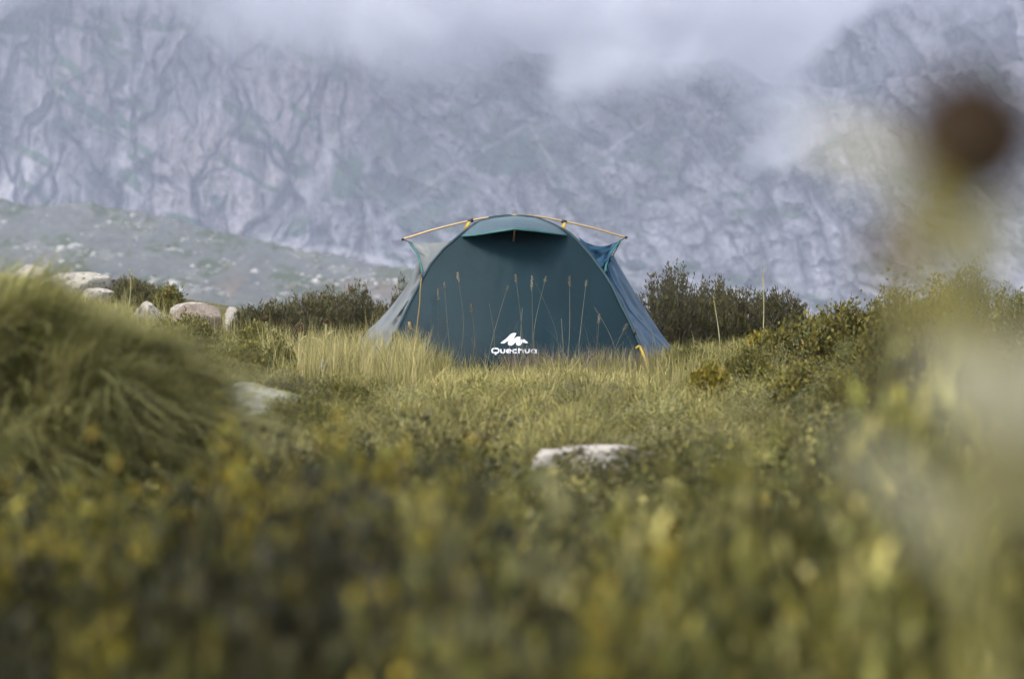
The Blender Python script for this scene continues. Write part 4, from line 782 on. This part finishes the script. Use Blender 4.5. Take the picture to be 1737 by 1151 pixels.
for i, (tu, tvv, bu, bv_, head) in enumerate(STALKS):
    Y = 15.15 + 0.25 * random.random(); b = P(bu, bv_, Y); zb = float(H(b[0], Y)); tpt = P(tu, tvv, Y + random.uniform(-.1, .1)); b = np.array((b[0], Y, zb - 0.02))
    lab = ('leftmost tall dry grass stalk in front of the dark tent panel' if i == 0 else 'rightmost tall dry grass stalk, before the blue side wall' if i == len(STALKS) - 1 else f'{ORD[i]} tall dry grass stalk from the left in front of the tent')
    o = thing('grass_stalk', b, lab, 'grass stalk', 'tall grass stalks in front of the tent')
    mid = (b + tpt) / 2 + np.array((random.uniform(-.045, .045), 0, 0)); pts = spline(np.stack([b, mid, tpt]), 14) - b
    c = np.array((0.20, 0.185, 0.125)) * random.uniform(0.5, 1.1)
    v, f = tube(pts, np.linspace(0.0028, 0.0012, 14), 5 + 1); mb = MB(); mb.add(v, f, c); obj('stem', mb.mesh('stem', True), M_STALK, o)
    if head:
        d = pts[-1] - pts[-3]; d /= np.linalg.norm(d); L_ = random.uniform(0.035, 0.10); n = 70; q = rng.random(n)
        p = pts[-1] + d * ((q - 0.65) * L_)[:, None]; w_ = np.sin(np.pi * (0.1 + 0.85 * q)) * 0.008
        mb = MB(); leaves(p + rng.standard_normal((n, 3)) * w_[:, None] * 0.35, d + rng.standard_normal((n, 3)) * 0.35, rng.standard_normal((n, 3)), 0.014, 0.005, pick([(0.26, 0.22, 0.155), (0.20, 0.16, 0.115)], n), mb)
        obj('seed_head', mb.mesh('seed_head'), M_STALK, o)
def single(tu, tvv, bu, bv_, Y, label):
    tpt = P(tu, tvv, Y); b = P(bu, bv_, Y); b[2] = min(b[2], float(H(b[0], Y))) ; o = thing('grass_stalk', b, label, 'grass stalk', 'lone tall stalks right of the tent')
    pts = spline(np.stack([b, (b + tpt) / 2 + (0.012, 0, 0), tpt]), 14) - b; v, f = tube(pts, np.linspace(0.005, 0.002, 14), 6); mb = MB(); mb.add(v, f, (0.40, 0.36, 0.20)); obj('stem', mb.mesh('stem', True), M_STALK, o)
    n = 40; q = rng.random(n); mb = MB(); leaves(pts[-1] + (pts[-1] - pts[-4]) * (q - 0.8)[:, None] * 1.2, (pts[-1] - pts[-4])[None] + rng.standard_normal((n, 3)) * 0.02, rng.standard_normal((n, 3)), 0.02, 0.006, pick(STRAW, n), mb); obj('seed_head', mb.mesh('seed_head'), M_STALK, o)
single(1294, 460, 1291, 600, 15.6, 'very tall thin pale stalk crossing the dark bushes right of the tent'); single(1211, 510, 1222, 600, 15.4, 'leaning pale stalk between the tent and the very tall stalk')
single(222, 462, 215, 520, 19.0, 'thin pale stalk on the skyline right of the long pale boulder')

M_THIST = foliage_mat('thistle_green', 0.3, 0.6, 0.05)
def thistle(name, path, radii, heads, lvs, col, label, hcol0, group=None):
    """path: stem points; heads: (point, direction, radius); lvs: (base, tip, width)"""
    b = np.array(path[0], float); o = thing(name, b, label, 'thistle', group); path = np.array(path, float) - b
    v, f = tube(spline(path, 30), np.interp(np.linspace(0, 1, 30), np.linspace(0, 1, len(radii)), radii), 8); mb = MB(); mb.add(v, f, col); obj('stem', mb.mesh('stem', True), M_THIST, o)
    for hq in heads:
        hp, hd, hr, start = hq[:4]; hcol = hq[4] if len(hq) > 4 else hcol0
        hp = np.array(hp) - b; hd = np.array(hd, float); hd /= np.linalg.norm(hd); mb = MB()
        if start is not None:
            v, f = tube(spline(np.stack([np.array(start) - b, (np.array(start) - b) * .5 + (hp - hd * hr) * .5 + (0, 0, -hr * .3), hp - hd * hr * .8]), 12), np.linspace(hr * 0.28, hr * 0.34, 12), 6); m1 = MB(); m1.add(v, f, col); obj('branch', m1.mesh('branch', True), M_THIST, o)
        n = 260; ph = rng.uniform(0, 6.28, n); ct = rng.uniform(-1, 0.35, n); e1 = np.cross(hd, (0.3, 0.7, 0.2)); e1 /= np.linalg.norm(e1); e2 = np.cross(hd, e1)
        rad = (e1[None] * np.cos(ph)[:, None] + e2[None] * np.sin(ph)[:, None]) * np.sqrt(1 - ct ** 2)[:, None] + hd[None] * ct[:, None]
        leaves(hp + rad * hr * 0.8, rad * 0.5 + hd * 0.8, np.cross(rad, hd), hr * 0.45, hr * 0.22, pick([np.array(hcol[1]) * 1.5, hcol[1], hcol[0]], n), mb)
        an = np.linspace(0, math.pi, 9); v, f = tube(np.stack([hp + hd * hr * 0.86 * -math.cos(q) for q in an]), np.maximum(0.95 * hr * np.sin(an), hr * 0.02), 10); mb.add(v, f, np.array(hcol[0]) * 1.2)
        hd_o = obj('bud', mb.mesh('bud'), M_THIST, o); mb = MB()
        n = 420; aa = rng.uniform(0, 6.28, n); sp = np.sqrt(rng.random(n)) * 0.8; dd = hd[None] + (e1[None] * np.cos(aa)[:, None] + e2[None] * np.sin(aa)[:, None]) * sp[:, None]
        leaves(hp + hd * hr * 0.15 + (dd - hd) * hr * 0.6, dd, rng.standard_normal((n, 3)), hr * (1.0 - 0.75 * sp ** 2), hr * 0.16, pick(hcol, n), mb)
        obj('bristles', mb.mesh('bristles'), M_STALK, hd_o)
    for lq in lvs:
        lb, lt_, wd = lq[:3]; lc = lq[3] if len(lq) > 3 else np.array(col) * np.array((1.2, 1.2, 1.5))
        lb, lt_ = np.array(lb) - b, np.array(lt_) - b; m_ = 14; t_ = np.linspace(0, 1, m_); ctr = lb[None] * (1 - t_)[:, None] + lt_[None] * t_[:, None] + np.array((0, 0, 1.0)) * (np.sin(np.pi * t_) * np.linalg.norm(lt_ - lb) * 0.12)[:, None]
        d_ = (lt_ - lb) / np.linalg.norm(lt_ - lb); s_ = np.cross(d_, (0.1, -1, 0.25)); s_ /= np.linalg.norm(s_); up = np.cross(s_, d_)
        ww = wd * np.sin(np.pi * (0.08 + 0.92 * t_) ** 0.8).clip(0.03) * (0.75 + 0.45 * (np.arange(m_) % 2))      # toothed margin
        v = np.stack([ctr - s_ * ww[:, None] + up * ww[:, None] * .35, ctr, ctr + s_ * ww[:, None] + up * ww[:, None] * .35], 1); mb = MB(); mb.add(v, grid_faces(m_, 3), np.array(lc) * random.uniform(0.9, 1.1))
        obj('leaf', mb.mesh('leaf'), M_THIST, o)
    return o
BRN = [(0.045, 0.022, 0.010), (0.07, 0.034, 0.016), (0.03, 0.016, 0.010)]
Pn = lambda u, v_, Y: P(u, v_, Y)
BEIGE = (0.52, 0.485, 0.35); GOLIVE = (0.17, 0.16, 0.10)
thistle('thistle', [Pn(1720, 4330, .76), Pn(1695, 2000, .75), Pn(1668, 1150, .74), Pn(1655, 900, .73), Pn(1680, 640, .72), Pn(1640, 480, .70), Pn(1596, 370, .69)], [.0045, .0042, .004, .004, .0038, .0036, .005],
        [(Pn(1645, 240, .69), (0.22, -0.1, 0.9), 0.0205, Pn(1590, 390, .69)), (Pn(1512, 430, .76), (-0.15, 0, 1), 0.0085, Pn(1668, 600, .72), [(0.20, 0.12, 0.04), (0.26, 0.16, 0.06), (0.15, 0.09, 0.03)])],
        [(Pn(1600, 330, .69), Pn(1310, 240, .73), .004, (0.36, 0.33, 0.24)), (Pn(1590, 310, .69), Pn(1400, 282, .68), .005, (0.38, 0.35, 0.25)), (Pn(1600, 450, .69), Pn(1562, 270, .68), .010, (0.30, 0.25, 0.06)), (Pn(1650, 480, .70), Pn(1760, 340, .68), .006, BEIGE), (Pn(1690, 740, .72), Pn(1560, 625, .67), .011, BEIGE), (Pn(1675, 740, .72), Pn(1810, 580, .68), .020, BEIGE),
         (Pn(1660, 880, .73), Pn(1800, 740, .67), .016, (0.34, 0.31, 0.16)), (Pn(1660, 1000, .73), Pn(1370, 740, .8), .007, GOLIVE)],
        (0.33, 0.29, 0.09), 'strongly blurred tall thistle with a brown head at the right edge close to the camera', [(0.040, 0.025, 0.014), (0.066, 0.040, 0.021), (0.030, 0.019, 0.012)])
for (hu, hv, bu, bv_, Y, hr, lab) in ((451, 540, 457, 606, 14.6, 0.017, 'tallest left thistle with a small brown head in the straw grass'), (508, 556, 500, 610, 14.4, 0.026, 'thistle with a large pale and brown nodding head'), (493, 600, 486, 640, 13.6, 0.018, 'short thistle with a dark brown head below the nodding one'), (553, 545, 549, 615, 14.9, 0.015, 'pale dry thistle right of the nodding one')):
    zb = float(H((bu - CX) / F * Y, Y)); b = P(bu, bv_, Y); b[2] = zb - 0.02; hp = P(hu, hv, Y)
    lv = [(b * (1 - q) + hp * q, b * (1 - q) + hp * q + np.array((sx * 0.10, -0.01 - 0.02 * q, 0.02 + 0.03 * q)), 0.0055) for q, sx in ((.25, 1), (.35, -1), (.5, 1), (.6, -1), (.72, .6), (.45, -.7))]
    thistle('thistle', [b, b * .5 + hp * .5 + (0.006, 0, 0), hp], [.008, .007, .0065], [(hp, (0.35 if hr > .02 else 0.1, -.2, 0.9), hr * 1.25, None)], lv, (0.40, 0.36, 0.15), lab, [(0.08, 0.045, 0.025), (0.12, 0.075, 0.04), (0.30, 0.25, 0.15)], 'thistles in the straw grass')
